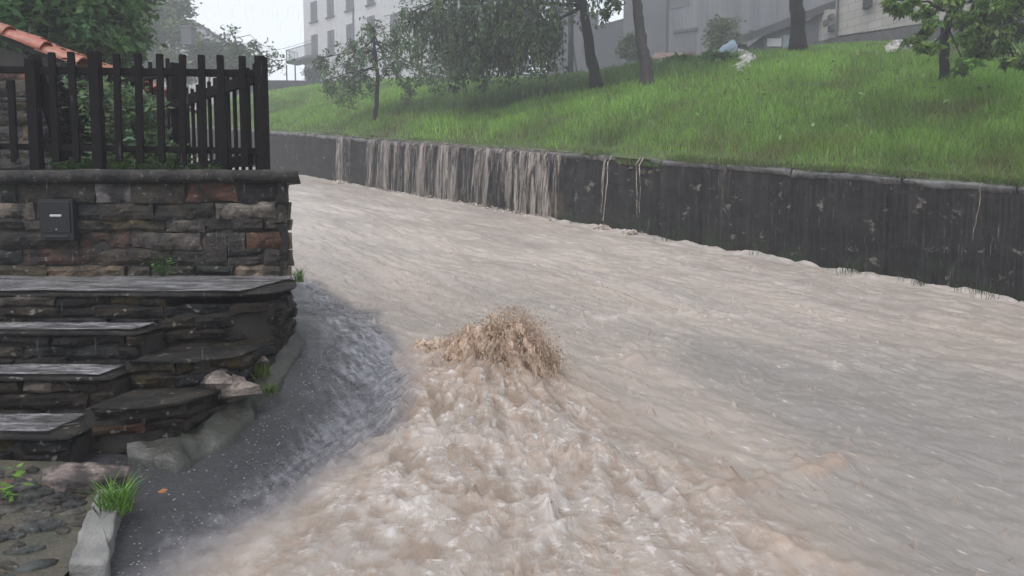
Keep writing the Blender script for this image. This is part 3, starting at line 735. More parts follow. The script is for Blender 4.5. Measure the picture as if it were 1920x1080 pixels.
dr_ = N.noise(N.mapv(p, (5, 1, .25), (2, 0, 3)), 1., 5, .65); c = N.mix(N.math('MULTIPLY', N.rng(dr_, .5, .62), N.rng(zf, .5, 1.4, .1, .75)), c, (.045, .038, .032))
pt = N.attr('patch').outputs['Fac']; c = N.mix(N.math('MULTIPLY', pt, .6), c, (.15, .11, .08))
L(t, c, b.inputs['Base Color']); b.inputs['Specular IOR Level'].default_value = .12; L(t, N.rng(s1, .3, .7, .5, .8), b.inputs['Roughness'])
L(t, N.bump(N.noise(N.mapv(p, (14, 1, 9)), 1., 6, .7), .8, .02), b.inputs['Normal']); M['rwall'] = m
def wall_ua(px): X = (px-960)/1387; return (8.41-6.88*X)/(.774*X+.633)
rw = empty('retaining_wall', (*XY(11, VW), 1.4), 'long black weathered concrete retaining wall holding back the meadow', 'retaining wall')
us = growsteps(-9, 70, 2, 12, .05, 1.02); hs = np.linspace(-.25, 1.40, 34)
A, B = np.meshgrid(us, hs, indexing='ij')
dmg = np.exp(-((A-(wall_ua(1150)+wall_ua(1225))/2-.0)/.42)**4)
cut = sstep(1.4, 0, 1.4-B)*0
top = 1.40-.17*dmg*(.7+.5*vn(A*5, 0, 2)); Bz = np.minimum(B, top)
off = .018*fbm(A*2.2, Bz*3, 0, 5, 6)+.010*fbm(A*9, Bz*11, 0, 3, 8)+.05*(1.4-Bz)/1.4*0
x, y = XY(A, VW-off+.01); z = .08+.123*A+Bz
patch = sstep(.30, .22, np.abs(A-wall_ua(1040)))*sstep(.12, .18, B)*sstep(.68, .6, B)*(.6+.4*vn(A*9, B*9))
V = np.stack([x, y, z], -1).reshape(-1, 3); I = np.arange(A.size).reshape(A.shape)
F = np.stack([I[:-1, :-1], I[1:, :-1], I[1:, 1:], I[:-1, 1:]], -1).reshape(-1, 4)
o = mesh_np('wall_face', V, F, M['rwall'], rw, {'uv3': np.stack([A, A*0, Bz], -1).reshape(-1, 3), 'patch': np.clip(patch, 0, 1).ravel()}, True)
# coping in lengths, broken away at one place
m, t, b, out = newmat('wet coping concrete'); N = NT(t); p = N.pos()
f = N.noise(p, 2.5, 6, .65); c = N.mix(N.rng(f, .35, .65), (.02, .02, .02), (.16, .155, .15))
f2 = N.noise(p, 14, 5, .7); c = N.mix(N.rng(f2, .5, .7, 0, .7), c, (.03, .032, .025))
L(t, c, b.inputs['Base Color']); L(t, N.rng(f, .35, .6, .12, .45), b.inputs['Roughness']); L(t, N.bump(f2, .6, .02), b.inputs['Normal']); M['rcap'] = m
rgw = np.random.default_rng(3); ua = -9.
while ua < 68:
    l = rgw.uniform(1.2, 1.9) if ua < 25 else 4.; nxt = ua+l
    g0, g1 = wall_ua(1240), wall_ua(1138)
    segs = [(ua, nxt)]
    if nxt > g0 and ua < g1:
        segs = []
        if ua < g0-.15: segs.append((ua, g0))
        if nxt > g1+.15: segs.append((g1, nxt))
    for (a_, b_) in segs:
        n = max(3, int((b_-a_)/.08)); prof = [(.34, 1.40), (0., 1.395), (-.02, 1.425), (-.03, 1.455), (-.02, 1.49), (.02, 1.505), (.18, 1.51), (.34, 1.505)]
        V = []; F = []; mm = len(prof); dz = rgw.normal(0, .008)
        for i in range(n+1):
            q = a_+.012+(b_-a_-.02)*i/n
            for (o_, h_) in prof:
                nn = .035*float(fbm(q*3.5, o_*8, h_*5, 6, 5, .62)); xx, yy = XY(q, VW+o_+nn); V.append((xx, yy, .08+.123*q+h_+dz+nn*.6))
        for i in range(n):
            for k in range(mm): F.append((i*mm+k, i*mm+(k+1) % mm, (i+1)*mm+(k+1) % mm, (i+1)*mm+k))
        F.append(tuple(range(mm))); F.append(tuple(n*mm+k for k in range(mm-1, -1, -1)))
        mb = MB(); mb.add(V, F); mb.build('coping', M['rcap'], rw, True)
    ua = nxt
mb = MB()
for i in range(26):
    q = rgw.uniform(wall_ua(1238), wall_ua(1140)); o_ = rgw.uniform(.02, .28); s_ = rgw.uniform(.04, .10)
    xx, yy = XY(q, VW+o_); mb.box(-s_, s_, -s_*.6, s_*.6, -s_*.4, s_*.3, (.1, .08, .06), rgw.uniform(0, 3), (xx, yy, .08+.123*q+1.24+rgw.uniform(0, .1)))
mb.build('rubble_fill', M['stone'], rw)
for px, sz, lb in [(1137, .16, 'pale slab tilted over the left end of the gap in the wall coping'), (1222, .11, 'grey slab at the right end of the gap in the wall coping')]:
    q = wall_ua(px); xx, yy = XY(q, VW+.05); mb = MB()
    mb.add([(xx+dx, yy+dy, .08+.123*q+1.43+dz) for dx, dy, dz in [(-sz, -.1, .07), (sz*.8, -.14, .03), (sz, .12, .08), (-sz*.7, .16, .13), (-sz*.9, -.1, .02), (sz*.7, -.13, -.02), (sz*.9, .12, .03), (-sz*.6, .16, .08)]],
           [(0, 1, 2, 3), (7, 6, 5, 4), (0, 4, 5, 1), (1, 5, 6, 2), (2, 6, 7, 3), (3, 7, 4, 0)])
    mb.build('broken_slab', M['rcap'], None, label=lb, cat='stone slab')
# ---------------------------------------------------------------- meadow
us = growsteps(-70, 190, -5, 30, .35, 1.04); vs = VW+.05+np.concatenate([np.linspace(0, 30, 110), np.linspace(31, 160, 50)])
def zmb(x, y):
    v = UV(x, y)[1]-VW
    return zmead(x, y)-.03+.05*fbm(x*.7, y*.7, 0, 4)*sstep(.2, 2, v)+.02*fbm(x*3, y*3, 0, 3)
V, F = grid(us, vs, XY, zmb)
M['turf'] = simple('meadow turf', (.06, .11, .02), .9, .4, 1.2, .5, col2=(.07, .08, .03))
tag(mesh_np('meadow', V, F, M['turf'], attrs={'tint': np.ones((len(V), 3))}, smooth=True), kind='structure')
def blades(pos, h, wd, tint, rg, bend=.35, yawfix=None):
    n = len(pos); yaw = rg.uniform(0, 2*np.pi, n); lean = rg.normal(0, bend, (n, 2))*h[:, None]
    dx, dy = np.cos(yaw)*wd/2, np.sin(yaw)*wd/2
    P = np.zeros((n, 5, 3)); P[:, 0] = pos-np.stack([dx, dy, 0*dx], -1); P[:, 1] = pos+np.stack([dx, dy, 0*dx], -1)
    mid = pos+np.stack([lean[:, 0]*.35, lean[:, 1]*.35, h*.55], -1)
    P[:, 2] = mid+np.stack([dx, dy, 0*dx], -1)*.8; P[:, 3] = mid-np.stack([dx, dy, 0*dx], -1)*.8
    P[:, 4] = pos+np.stack([lean[:, 0], lean[:, 1], h*(1-.3*np.abs(lean).sum(1)/np.maximum(h, .01)*.5)], -1)
    i = np.arange(n)[:, None]*5
    F = np.concatenate([np.stack([i+0, i+1, i+2], -1), np.stack([i+0, i+2, i+3], -1), np.stack([i+3, i+2, i+4], -1)], 0).reshape(-1, 3)
    return P.reshape(-1, 3), F, np.repeat(tint, 5, 0)
rg = np.random.default_rng(7); n = 460000
tt = 9.0+51*rg.random(n)**1.7; Xr = rg.uniform(-.50, .95, n); x = Xr*tt; y = tt
ua, v = UV(x, y); v = v-VW; k = (v > .16); x, y, ua, v, tt = x[k], y[k], ua[k], v[k], tt[k]
edge_ = (rg.random(len(x)) < .0)
cl = fbm(x*.45, y*.45, 0, 4, 4); cl2 = fbm(x*1.6, y*1.6, 0, 3, 14)
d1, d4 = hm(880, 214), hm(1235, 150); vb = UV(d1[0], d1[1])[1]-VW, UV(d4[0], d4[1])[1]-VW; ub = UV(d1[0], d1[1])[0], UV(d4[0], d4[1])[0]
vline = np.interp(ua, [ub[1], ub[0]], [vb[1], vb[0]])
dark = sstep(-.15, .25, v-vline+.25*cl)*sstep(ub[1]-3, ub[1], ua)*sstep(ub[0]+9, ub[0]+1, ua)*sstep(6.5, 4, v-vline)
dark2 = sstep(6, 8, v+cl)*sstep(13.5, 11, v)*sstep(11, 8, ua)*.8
h = (.17+.10*np.clip(cl+.3, 0, 1.5)+.06*rg.random(len(x)))*(1+.5*dark)*np.where(v < .9, 1.25, 1)
h *= (sstep(.1, .9, v)*.65+.35)*np.where((v > 8) & (ua < 30), .6, 1)
wd = np.maximum(.006, .00085*tt)*rg.uniform(.7, 1.4, len(x))
base = np.array([.190, .335, .055])[None]*np.ones((len(x), 1))
base = base*(1+.34*cl[:, None]+.22*cl2[:, None])
yel = np.clip(fbm(x*.8, y*.8, 3, 4, 40)-.35, 0, 1)[:, None]; base = base*(1-yel)+np.array([.17, .16, .06])*yel
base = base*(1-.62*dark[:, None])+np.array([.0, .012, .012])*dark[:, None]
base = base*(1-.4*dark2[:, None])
br = (rg.random(len(x)) < np.where(v < .6, .12, .015)); base[br] = np.array([.16, .11, .05])
lt = rg.random(len(x)) < .05; base[lt] = np.array([.15, .27, .06])
base *= rg.uniform(.7, 1.3, (len(x), 1))
pos = np.stack([x, y, zmb(x, y)-.02], -1)
P, F, C = blades(pos, h, wd, base, rg, .30)
tag(mesh_np('meadow_grass', P, F, M['grass'], attrs={'tint': C}), 'tall wet green meadow grass above the retaining wall', 'grass', kind='stuff')
# broad-leaved weeds scattered in the grass
def leafcards(cent, nrm_up, size, tint, rg, droop=0., long=1.6):
    """kite shaped folded leaves; cent (n,3), size (n,), tint (n,3)"""
    n = len(cent); a = rg.normal(size=(n, 3)); a[:, 2] = a[:, 2]*.5-droop; a /= np.linalg.norm(a, axis=1)[:, None]
    up = rg.normal(size=(n, 3))*.6+np.array([0, 0, nrm_up]); b = np.cross(a, up); b /= np.linalg.norm(b, axis=1)[:, None]+1e-9
    c = np.cross(b, a); s = size[:, None]
    P = np.zeros((n, 5, 3)); P[:, 0] = cent; P[:, 1] = cent+a*s*.5*long*.8+b*s*.36+c*s*.10; P[:, 2] = cent+a*s*long; P[:, 3] = cent+a*s*.5*long*.8-b*s*.36+c*s*.10; P[:, 4] = cent+a*s*.5*long
    i = np.arange(n)[:, None]*5
    F = np.concatenate([np.concatenate([i, i+1, i+4], 1), np.concatenate([i+1, i+2, i+4], 1), np.concatenate([i+4, i+2, i+3], 1), np.concatenate([i, i+4, i+3], 1)], 0)
    return P.reshape(-1, 3), F, np.repeat(tint, 5, 0)
n = 2600; tt = 9.5+30*rg.random(n)**1.4; Xr = rg.uniform(-.3, .9, n); x, y = Xr*tt, tt; v = UV(x, y)[1]-VW
k = (v > .5) & (fbm(x*.5, y*.5, 9, 3, 70) > .15); x, y = x[k], y[k]; n = len(x)
P, F, C = leafcards(np.stack([x, y, zmb(x, y)+rg.uniform(.12, .26, n)], -1), 1.5, rg.uniform(.04, .10, n), np.array([.13, .22, .07])[None]*rg.uniform(.6, 1.5, (n, 1)), rg)
tag(mesh_np('meadow_weeds', P, F, M['leaf'], attrs={'tint': C}), 'broad leaved weeds scattered through the meadow', 'weeds', kind='stuff')
# grass hanging over the coping and at the foot of the wall
def tuft(name, x, y, z, n, r, hh, wdt, tint, label, cat='grass tuft', group=None, bend=.5, rgx=None):
    rx = rgx or rg; a = rx.uniform(0, 6.28, n); q = rx.uniform(0, r, n)
    pos = np.stack([x+np.cos(a)*q, y+np.sin(a)*q, np.full(n, z)], -1)
    P, F, C = blades(pos, rx.uniform(.45, 1, n)*hh, np.full(n, wdt), np.array(tint)[None]*rx.uniform(.6, 1.5, (n, 1)), rx, bend)
    o = mesh_np(name, P, F, M['grass'], attrs={'tint': C}); return tag(o, label, cat, group)
gf = 'grass tufts growing at the foot of the black wall'
for px, sc_, lb in [(1260, 1., 'thin grass tuft at the wall foot, under the right hand slab of the coping gap'), (1425, .6, 'low pale grass tuft at the foot of the black wall, second from the coping gap'),
                    (1610, 1.3, 'wide dark grass tuft, middle of the right half of the wall foot'), (1735, 1., 'grass tuft at the wall foot, second from the right picture edge'),
                    (1850, 1.1, 'rightmost dark grass tuft at the foot of the black wall'), (1082, .45, 'tiny grass tuft at the wall foot beside the broad waterfall')]:
    q = wall_ua(px); x, y = XY(q, VW-.08); tuft('grass_tuft', x, y, .08+.123*q+.03, int(90*sc_), .30*sc_, .30*sc_, .007, (.035, .05, .022), lb, group=gf, bend=.35)
n = 42000; q = 1+42*rg.random(n)**1.5; o_ = rg.uniform(.05, .60, n)+.12*fbm(q*1.5, 0, 0, 3); o_[q > wall_ua(1060)] += .16; x, y = XY(q, VW+o_)
gl = (q > wall_ua(1240)) & (q < wall_ua(1138))
col_ = np.where((rg.random((n, 1)) < .3*(o_[:, None] < .3)), np.array([[.17, .13, .06]]), np.array([[.11, .20, .035]]))*rg.uniform(.6, 1.3, (n, 1))
P, F, C = blades(np.stack([x, y, .08+.123*q+np.where(gl, 1.36, 1.49)], -1), rg.uniform(.05, .19, n), np.full(n, .011), col_, rg, .9)
tag(mesh_np('coping_grass', P, F, M['grass'], attrs={'tint': C}), 'matted brown and green grass fringe along the wall top', 'grass', kind='stuff')

# ---------------------------------------------------------------- water spilling over the wall
m, t, b, out = newmat('silty falling water'); N = NT(t); p = N.pos()
f = N.noise(N.mapv(p, (9, 9, 1.6)), 1., 4, .6)
c = N.mix(N.rng(f, .35, .65), (.17, .145, .125), (.42, .365, .32)); c = N.mix(1., c, N.attr('tint').outputs['Color'], 'MULTIPLY')
L(t, c, b.inputs['Base Color']); b.inputs['Roughness'].default_value = .3; b.inputs['Specular IOR Level'].default_value = .25; L(t, N.bump(f, .5, .03), b.inputs['Normal'])
tr = N.n('ShaderNodeBsdfTransparent'); mx = N.n('ShaderNodeMixShader')
g2 = N.noise(N.mapv(p, (17, 17, 1.3)), 1., 6, .65, .35); g3 = N.noise(N.mapv(p, (3.2, 3.2, .2), (3, 5, 1)), 1., 3, .5); L(t, N.rng(N.math('ADD', N.math('MULTIPLY', g2, .55), N.math('MULTIPLY', g3, .45)), .46, .56, .0, .9), mx.inputs[0])
L(t, tr.outputs[0], mx.inputs[1]); L(t, b.outputs[0], mx.inputs[2]); L(t, mx.outputs[0], out.inputs[0]); M['fall'] = m
rf = np.random.default_rng(33)
def fall(pa, pb, n, wr, label, bright=1., full=1., lean=0.):
    """ropes of water between two places (given along the wall) falling clear of its face"""
    a_, b_ = wall_ua(pb), wall_ua(pa); VV = []; FF = []; CC = []; base = 0
    for i in range(n):
        q0 = rf.uniform(a_, b_) if n > 1 else (a_+b_)/2; r0 = rf.uniform(*wr); H0 = 1.47; L0 = H0*(rf.uniform(.75, 1.02) if rf.random() < full else rf.uniform(.3, .8))
        seg = 12; k = np.linspace(0, 1, seg); fallz = np.clip(k-.08, 0, 1)**1.0*L0/.92
        push = rf.uniform(.08, .26)*np.sqrt(np.clip(k, 0, 1))+.05; push[0] = -.12; push[1] = -.02
        q = q0-(lean+rf.normal(0, .03))*k+.016*np.cumsum(rf.normal(0, .7, seg)); x, y = XY(q, VW-push); z = .08+.123*q0+H0+.05-fallz; z[0] = .08+.123*q0+1.52; z[1] = z[0]-.005
        ww = r0*(1+.25*rf.normal(size=seg))*np.interp(k, [0, .1, .6, 1], [1.9, 1.15, .8, .9 if L0 > 1.2 else .2])
        th = np.arange(6)*np.pi/3
        # flattened rope: wide along the wall, thin across it
        Q = np.stack([x, y, z], -1)[:, None]+np.array([U2[0], U2[1], 0])[None, None]*(np.cos(th)[None, :, None]*ww[:, None, None])+np.array([N2[0], N2[1], 0])[None, None]*(np.sin(th)[None, :, None]*ww[:, None, None]*.45)
        VV.append(Q.reshape(-1, 3)); kk = np.arange(seg-1)[:, None]*6; j = np.arange(6)[None]
        FF.append(np.stack([kk+j, kk+(j+1) % 6, kk+6+(j+1) % 6, kk+6+j], -1).reshape(-1, 4)+base); base += seg*6
        CC.append(np.full((seg*6, 3), bright*rf.uniform(.5, 1.3)))
    if n >= 6:
        qs = np.linspace(a_-.05, b_+.05, max(12, int((b_-a_)/.02))); ks = np.linspace(0, 1, 16); Q_, K_ = np.meshgrid(qs, ks, indexing='ij')
        wv_ = fbm(Q_*9, K_*1.2, 0, 4, 3); x, y = XY(Q_, VW-(.05+.13*np.sqrt(K_)+.03*wv_*np.sqrt(K_))); z = .08+.123*Q_+1.525-K_*1.5
        x[:, 0], y[:, 0] = XY(qs, VW+.02); I_ = np.arange(Q_.size).reshape(Q_.shape)
        VV.append(np.stack([x, y, z], -1).reshape(-1, 3)); FF.append(np.stack([I_[:-1, :-1], I_[1:, :-1], I_[1:, 1:], I_[:-1, 1:]], -1).reshape(-1, 4)+base); CC.append(np.full((Q_.size, 3), bright*.85)*(1+.2*wv_.reshape(-1, 1)))
    o = mesh_np('waterfall', np.concatenate(VV), np.concatenate(FF), M['fall'], None, {'tint': np.concatenate(CC)}, True)
    return tag(o, label, 'waterfall', 'runoff water falling over the retaining wall')
fall(642, 664, 6, (.015, .035), 'narrow slanting waterfall over the wall behind the garden gate, the farthest one', 1., 1, .1)
fall(700, 762, 16, (.012, .03), 'faint thin trickles over the wall between the farthest fall and the broad curtain', .8, .4)
fall(770, 895, 11, (.012, .034), 'broad brown curtain of falling water, left half', .85, .75)
fall(898, 960, 8, (.016, .05), 'dense brown fall in the middle of the curtain', .9, .9)
fall(962, 1000, 6, (.018, .05), 'pale thick fall towards the right of the curtain', 1.25, 1, .05)
fall(1004, 1052, 6, (.008, .022), 'separate pale strands at the right end of the curtain', 1.1, .9, .08)
fall(1134, 1144, 3, (.007, .014), 'thin white stream dropping from the tilted slab in the wall coping', 1.5, 1)
fall(1192, 1202, 3, (.007, .014), 'thin white slanting stream from the broken part of the wall coping', 1.4, 1, .18)
fall(1365, 1372, 2, (.006, .010), 'very faint short trickle on the wall right of the broken coping', .8, .3)
fall(1826, 1834, 1, (.004, .006), 'faint lone trickle near the right end of the wall', 1., .5, .03)
# foam where they land and water running on the coping
mb = MB(); V, F = grid(np.linspace(wall_ua(1120), wall_ua(560), 260), np.linspace(VW-.055, VW+.42, 14), XY, lambda x, y: .08+.123*UV(x, y)[0]+1.528+.02*fbm(x*7, y*7, 0, 4))
mesh_np('runoff', V, F, M['fall'], None, {'tint': np.full((len(V), 3), .95)}, True); tag(bpy.data.objects['runoff'], kind='structure')
V, F = grid(np.linspace(wall_ua(1730), wall_ua(1245), 200), np.linspace(VW-.02, VW+.30, 12), XY, lambda x, y: .08+.123*UV(x, y)[0]+1.520+.014*fbm(x*7, y*7, 3, 4))
mesh_np('runoff', V, F, M['film'], None, {'tint': np.full((len(V), 3), .95)}, True)['kind'] = 'structure'
def splr(i):
    q = rf.choice([rf.uniform(wall_ua(1055), wall_ua(765)), rf.uniform(wall_ua(1010), wall_ua(890)), wall_ua(653)+rf.normal(0, .12), wall_ua(1139)+rf.normal(0, .05), wall_ua(1192)+rf.normal(0, .05)])
    x_, y_ = XY(q, VW-rf.uniform(.04, .22)); return np.array([x_, y_, .08+.123*q+.03])
V, F, C = strands(900, rf, splr, lambda i, P: np.array([rf.normal(-.3, .4), rf.normal(-.3, .4), rf.uniform(.5, 1.5)]), (.006, .022), ((0, .12), (.03, .08)), 5)
tag(mesh_np('splash_foam', V, F, M['splash'], None, {'tint': C*np.array([1.25, 1.45, 1.7])}, True), 'pale foam where the falls hit the flood', 'foam', kind='stuff')

# ---------------------------------------------------------------- picket fence on the garden wall
FY = 5.16
fx = lambda px, y=FY: (px-960)/1387*y*1.0
fz = lambda py, y=FY: ray(960, py, y)[2]
fence = empty('picket_fence', (-3, FY, ZC1), 'dark stained wooden picket fence standing on the stone wall', 'fence')
def plank(x0, x1, y0, y1, z0, z1, mb=None, lean=0):
    own = mb is None; mb = mb or MB(); b = .004
    P = []
    for z, s_ in ((z0, b), (z0+b, 0), (z1-b, 0), (z1, b)):
        dx = lean*(z-z0)
        P += [(x0+s_+dx, y0+s_, z), (x1-s_+dx, y0+s_, z), (x1-s_+dx, y1-s_, z), (x0+s_+dx, y1-s_, z)]
    F = [(3, 2, 1, 0), (12, 13, 14, 15)]+[(r_*4+k, r_*4+(k+1) % 4, (r_+1)*4+(k+1) % 4, (r_+1)*4+k) for r_ in range(3) for k in range(4)]
    mb.add(P, F); return mb
pk = [(-36, 98, 302), (3, 98, 303), (38, 150, 304), (115, 98, 304), (153, 97, 305), (232, 100, 303), (271, 100, 305), (311, 101, 304), (350, 102, 310), (389, 103, 312), (427, 103, 310), (465, 105, 313)]
for px, a, b_ in pk:
    l_ = rg.normal(0, .012); plank(fx(px-5.8), fx(px+5.8), FY-.012, FY+.010, fz(b_), fz(a), lean=l_).build('picket', M['wood'], fence)
for px, w_, a in [(79, 9, 110), (195, 9, 97), (-75, 9, 97)]:
    plank(fx(px-w_), fx(px+w_), FY-.03, FY+.03, ZC1-.03, fz(a)).build('post', M['wood'], fence)
plank(fx(492), fx(510), FY-.05, FY+.02, ZC1-.03, fz(107)).build('post', M['wood'], fence)
for (ya, yb), (yc, yd) in [((121, 133), (130, 143)), ((266, 277), (277, 289))]:
    mb = MB(); x0, x1 = fx(-110), fx(493); y0, y1 = FY+.013, FY+.045
    mb.add([(x0, y0, fz(yb)), (x1, y0, fz(yd)), (x1, y1, fz(yd)), (x0, y1, fz(yb)), (x0, y0, fz(ya)), (x1, y0, fz(yc)), (x1, y1, fz(yc)), (x0, y1, fz(ya))],
           [(3, 2, 1, 0), (4, 5, 6, 7), (0, 1, 5, 4), (1, 2, 6, 5), (2, 3, 7, 6), (3, 0, 4, 7)]); mb.build('rail', M['wood'], fence)
mb = MB(); mb.beam((fx(74), FY+.06, fz(100)), (fx(118), FY+.06, fz(300)), .03, .07); mb.build('brace', M['wood'], fence)
# return fence along the street side
def side_fence(P0, dirn, l, zr1, zr0, ztop, zbot, sp, label, posts, pw=.028, zslope=0.):
    e = empty('side_fence', (P0[0], P0[1], zbot), label, 'fence', 'picket fence runs behind the front fence')
    dn = np.array([-dirn[1], dirn[0]]); dirn = np.array(dirn)
    s_ = sp*.6
    while s_ < l:
        c = np.array(P0)+dirn*s_; mb = MB(); dz = rg.normal(0, .008)+zslope*s_
        mb.box(-pw/2, pw/2, -.01, .01, zbot-ZC1+dz+rg.normal(0, .006), ztop-ZC1+dz, None, math.atan2(dirn[1], dirn[0]), (c[0], c[1], ZC1)); mb.build('picket', M['wood'], e); s_ += sp
    for z_ in (zr0, zr1):
        mb = MB(); a = np.array(P0)+dn*.03; b_ = a+dirn*l; mb.beam((a[0], a[1], z_), (b_[0], b_[1], z_+zslope*l), .03, .075); mb.build('rail', M['wood'], e)
    for s_, w_, zt in posts:
        c = np.array(P0)+dirn*s_; mb = MB(); mb.box(-w_/2, w_/2, -w_/2, w_/2, 0, zt-ZC1+.2, None, math.atan2(dirn[1], dirn[0]), (c[0]+dn[0]*.0, c[1], ZC1-.2)); mb.build('post', M['wood'], e)
zz = lambda py, t: ray(960, py, t)[2]
D1 = (-.69, .724)
side_fence((-1.74, 5.2), D1, 1.62, zz(147, 5.2), zz(298, 5.2), zz(118, 5.2), zz(322, 5.2), .115, 'picket fence run turning away from the corner post along the street',
           [(.64, .07, zz(148, 5.7)), (1.58, .08, zz(112, 6.2))])
P1 = (-1.74+D1[0]*1.62, 5.2+D1[1]*1.62)
side_fence(P1, (-.86, .51), 1.5, zz(137, 6.4), zz(285, 6.4), zz(112, 6.4), zz(300, 6.4), .12, 'farther picket fence run behind the climbing shrub, beyond the tall post', [(.62, .07, zz(150, 6.7))])
P2 = hit(178, 290, zgarden, 5.3, 60)
side_fence((-5.6, 9.6), (-.9, .43), 1.6, 2.75, 2.35, 2.95, 2.05, .085, 'small low picket fence deep in the garden beside the stone shed', [], .05)

# letterbox
lb = empty('letterbox', (X_(120), 4.985, zz(450, 4.98)), 'dark grey metal letterbox with a white slot label set in the stone wall', 'letterbox')
xa, xb2, za, zb2 = X_(89), X_(151), zz(451, 4.98), zz(374, 4.98)
plank(xa, xb2, 4.955, 5.03, za, zb2).build('frame', M['metal'], lb)
plank(xa+.018, xb2-.018, 4.947, 4.957, za+.052, zb2-.012).build('door', M['metal'], lb)
plank(X_(110), X_(131), 4.943, 4.949, zz(406.5, 4.95), zz(402, 4.95)).build('slot_label', M['metal_l'], lb)
mb = MB(); mb.tube([(X_(121), 4.95, zz(430, 4.95)), (X_(121), 4.940, zz(430, 4.95))], .004, 8); mb.build('lock', M['metal_l'], lb)
plank(xa+.035, xb2-.035, 4.946, 4.958, za+.014, za+.036).build('window', M['dark'], lb)

# ---------------------------------------------------------------- tiled shed behind the fence
m, t, b, out = newmat('wet terracotta'); N = NT(t); p = N.pos(); f = N.noise(p, 9, 6, .65)
c = N.mix(N.rng(f, .3, .7), (.19, .052, .026), (.38, .13, .07)); c = N.mix(1., c, N.attr('tint').outputs['Color'], 'MULTIPLY')
c = N.mix(N.rng(N.noise(p, 30, 4), .6, .72, 0, .6), c, (.03, .03, .025)); L(t, c, b.inputs['Base Color']); b.inputs['Roughness'].default_value = .4; L(t, N.bump(f, .4, .01), b.inputs['Normal']); M['tile'] = m
SY = 6.6
shed = empty('garden_shed', (-5, SY, 1.7), 'small stone shed with a wet orange terracotta tiled roof behind the fence', 'shed')
s3 = lambda px, py, t=SY: ray(px, py, t)
pA, pB = s3(-60, 28), s3(150, 117)
mb = MB(); rgs = np.random.default_rng(6)
masonry(mb, [(-7.5, SY+.02), (s3(140, 200)[0], SY+.02), (s3(140, 200)[0]-.2, SY+2.4)], 1.6, s3(0, 122)[2]-.02, .13, rgs, (.2, .5), cols=None, rare=.1, feat=None)
mb.c = [tuple(min(1, q*2.2) for q in c) for c in mb.c]; mb.build('wall', M['stone'], shed)
mb = MB(); xe = s3(140, 200)[0]-.05; mb.prism([(-7.5, SY+.06), (xe, SY+.06), (xe-.2, SY+2.4), (-7.5, SY+2.4)], 1.5, s3(0, 130)[2]); 
# gable part under the verge
gA, gB = s3(-60, 60), s3(140, 124); mb.add([(gA[0], SY+.03, s3(0, 128)[2]), (gB[0], SY+.03, gB[2]-.02), (gA[0], SY+.03, gA[2]-.05), (gA[0], SY+2.3, s3(0, 128)[2]), (gB[0], SY+2.3, gB[2]-.02), (gA[0], SY+2.3, gA[2]-.05)], [(0, 1, 2), (5, 4, 3), (1, 4, 5, 2)])
M['gable'] = simple('shed gable boards', (.045, .04, .036), .8, .4, 3, .4); mb.build('gable', M['gable'], shed)
roof = None; dv = Vector(pB)-Vector(pA); Lr = dv.length; dr = dv.normalized(); nup = Vector((-dr.z, 0, dr.x)); 
mb = MB(); a, b_ = Vector(pA), Vector(pB)
q = [a+nup*-.09+Vector((0, 0, 0)), b_+nup*-.09, b_+nup*-.05, a+nup*-.05]
mb.add([tuple(v_) for v_ in q]+[tuple(v_+Vector((0, 2.5, 0))) for v_ in q], [(3, 2, 1, 0), (4, 5, 6, 7), (0, 1, 5, 4), (1, 2, 6, 5), (2, 3, 7, 6), (3, 0, 4, 7)])
roof = mb.build('roof', M['gable'], shed)
mb = MB()
for row in range(11):
    yy = row*.22+.02; tl = .34; s_ = Lr+.02; kk = 0
    while s_ > .1:
        w0, w1 = .095, .078; r_c = rgs.uniform(.75, 1.2); cc = (r_c, r_c*rgs.uniform(.85, 1.1), r_c*rgs.uniform(.85, 1.1)); jz = rgs.normal(0, .006); V = []; nn = 12
        for s2, w_, lift in ((s_, w0, .0), (s_-tl-.05, w1, -.0)):
            for rr2 in (w_, w_-.014):
                for k in range(nn+1):
                    th = math.pi*k/nn; pt = a+dr*max(s2, 0)+Vector((0, yy+math.cos(th)*rr2, 0))+nup*(math.sin(th)*rr2*.95-.05+jz+(.022 if s2 == s_ else 0)); V.append(tuple(pt))
        m_ = nn+1; F = []
        for k in range(nn): F += [(k, k+1, 2*m_+k+1, 2*m_+k), (m_+k+1, m_+k, 3*m_+k, 3*m_+k+1), (k+1, k, m_+k, m_+k+1), (2*m_+k, 2*m_+k+1, 3*m_+k+1, 3*m_+k)]
        F += [(0, 2*m_, 3*m_, m_), (nn, m_+nn, 3*m_+nn, 2*m_+nn)]
        mb.add(V, F, cc); s_ -= tl
mb.build('tiles', M['tile'], roof, False)

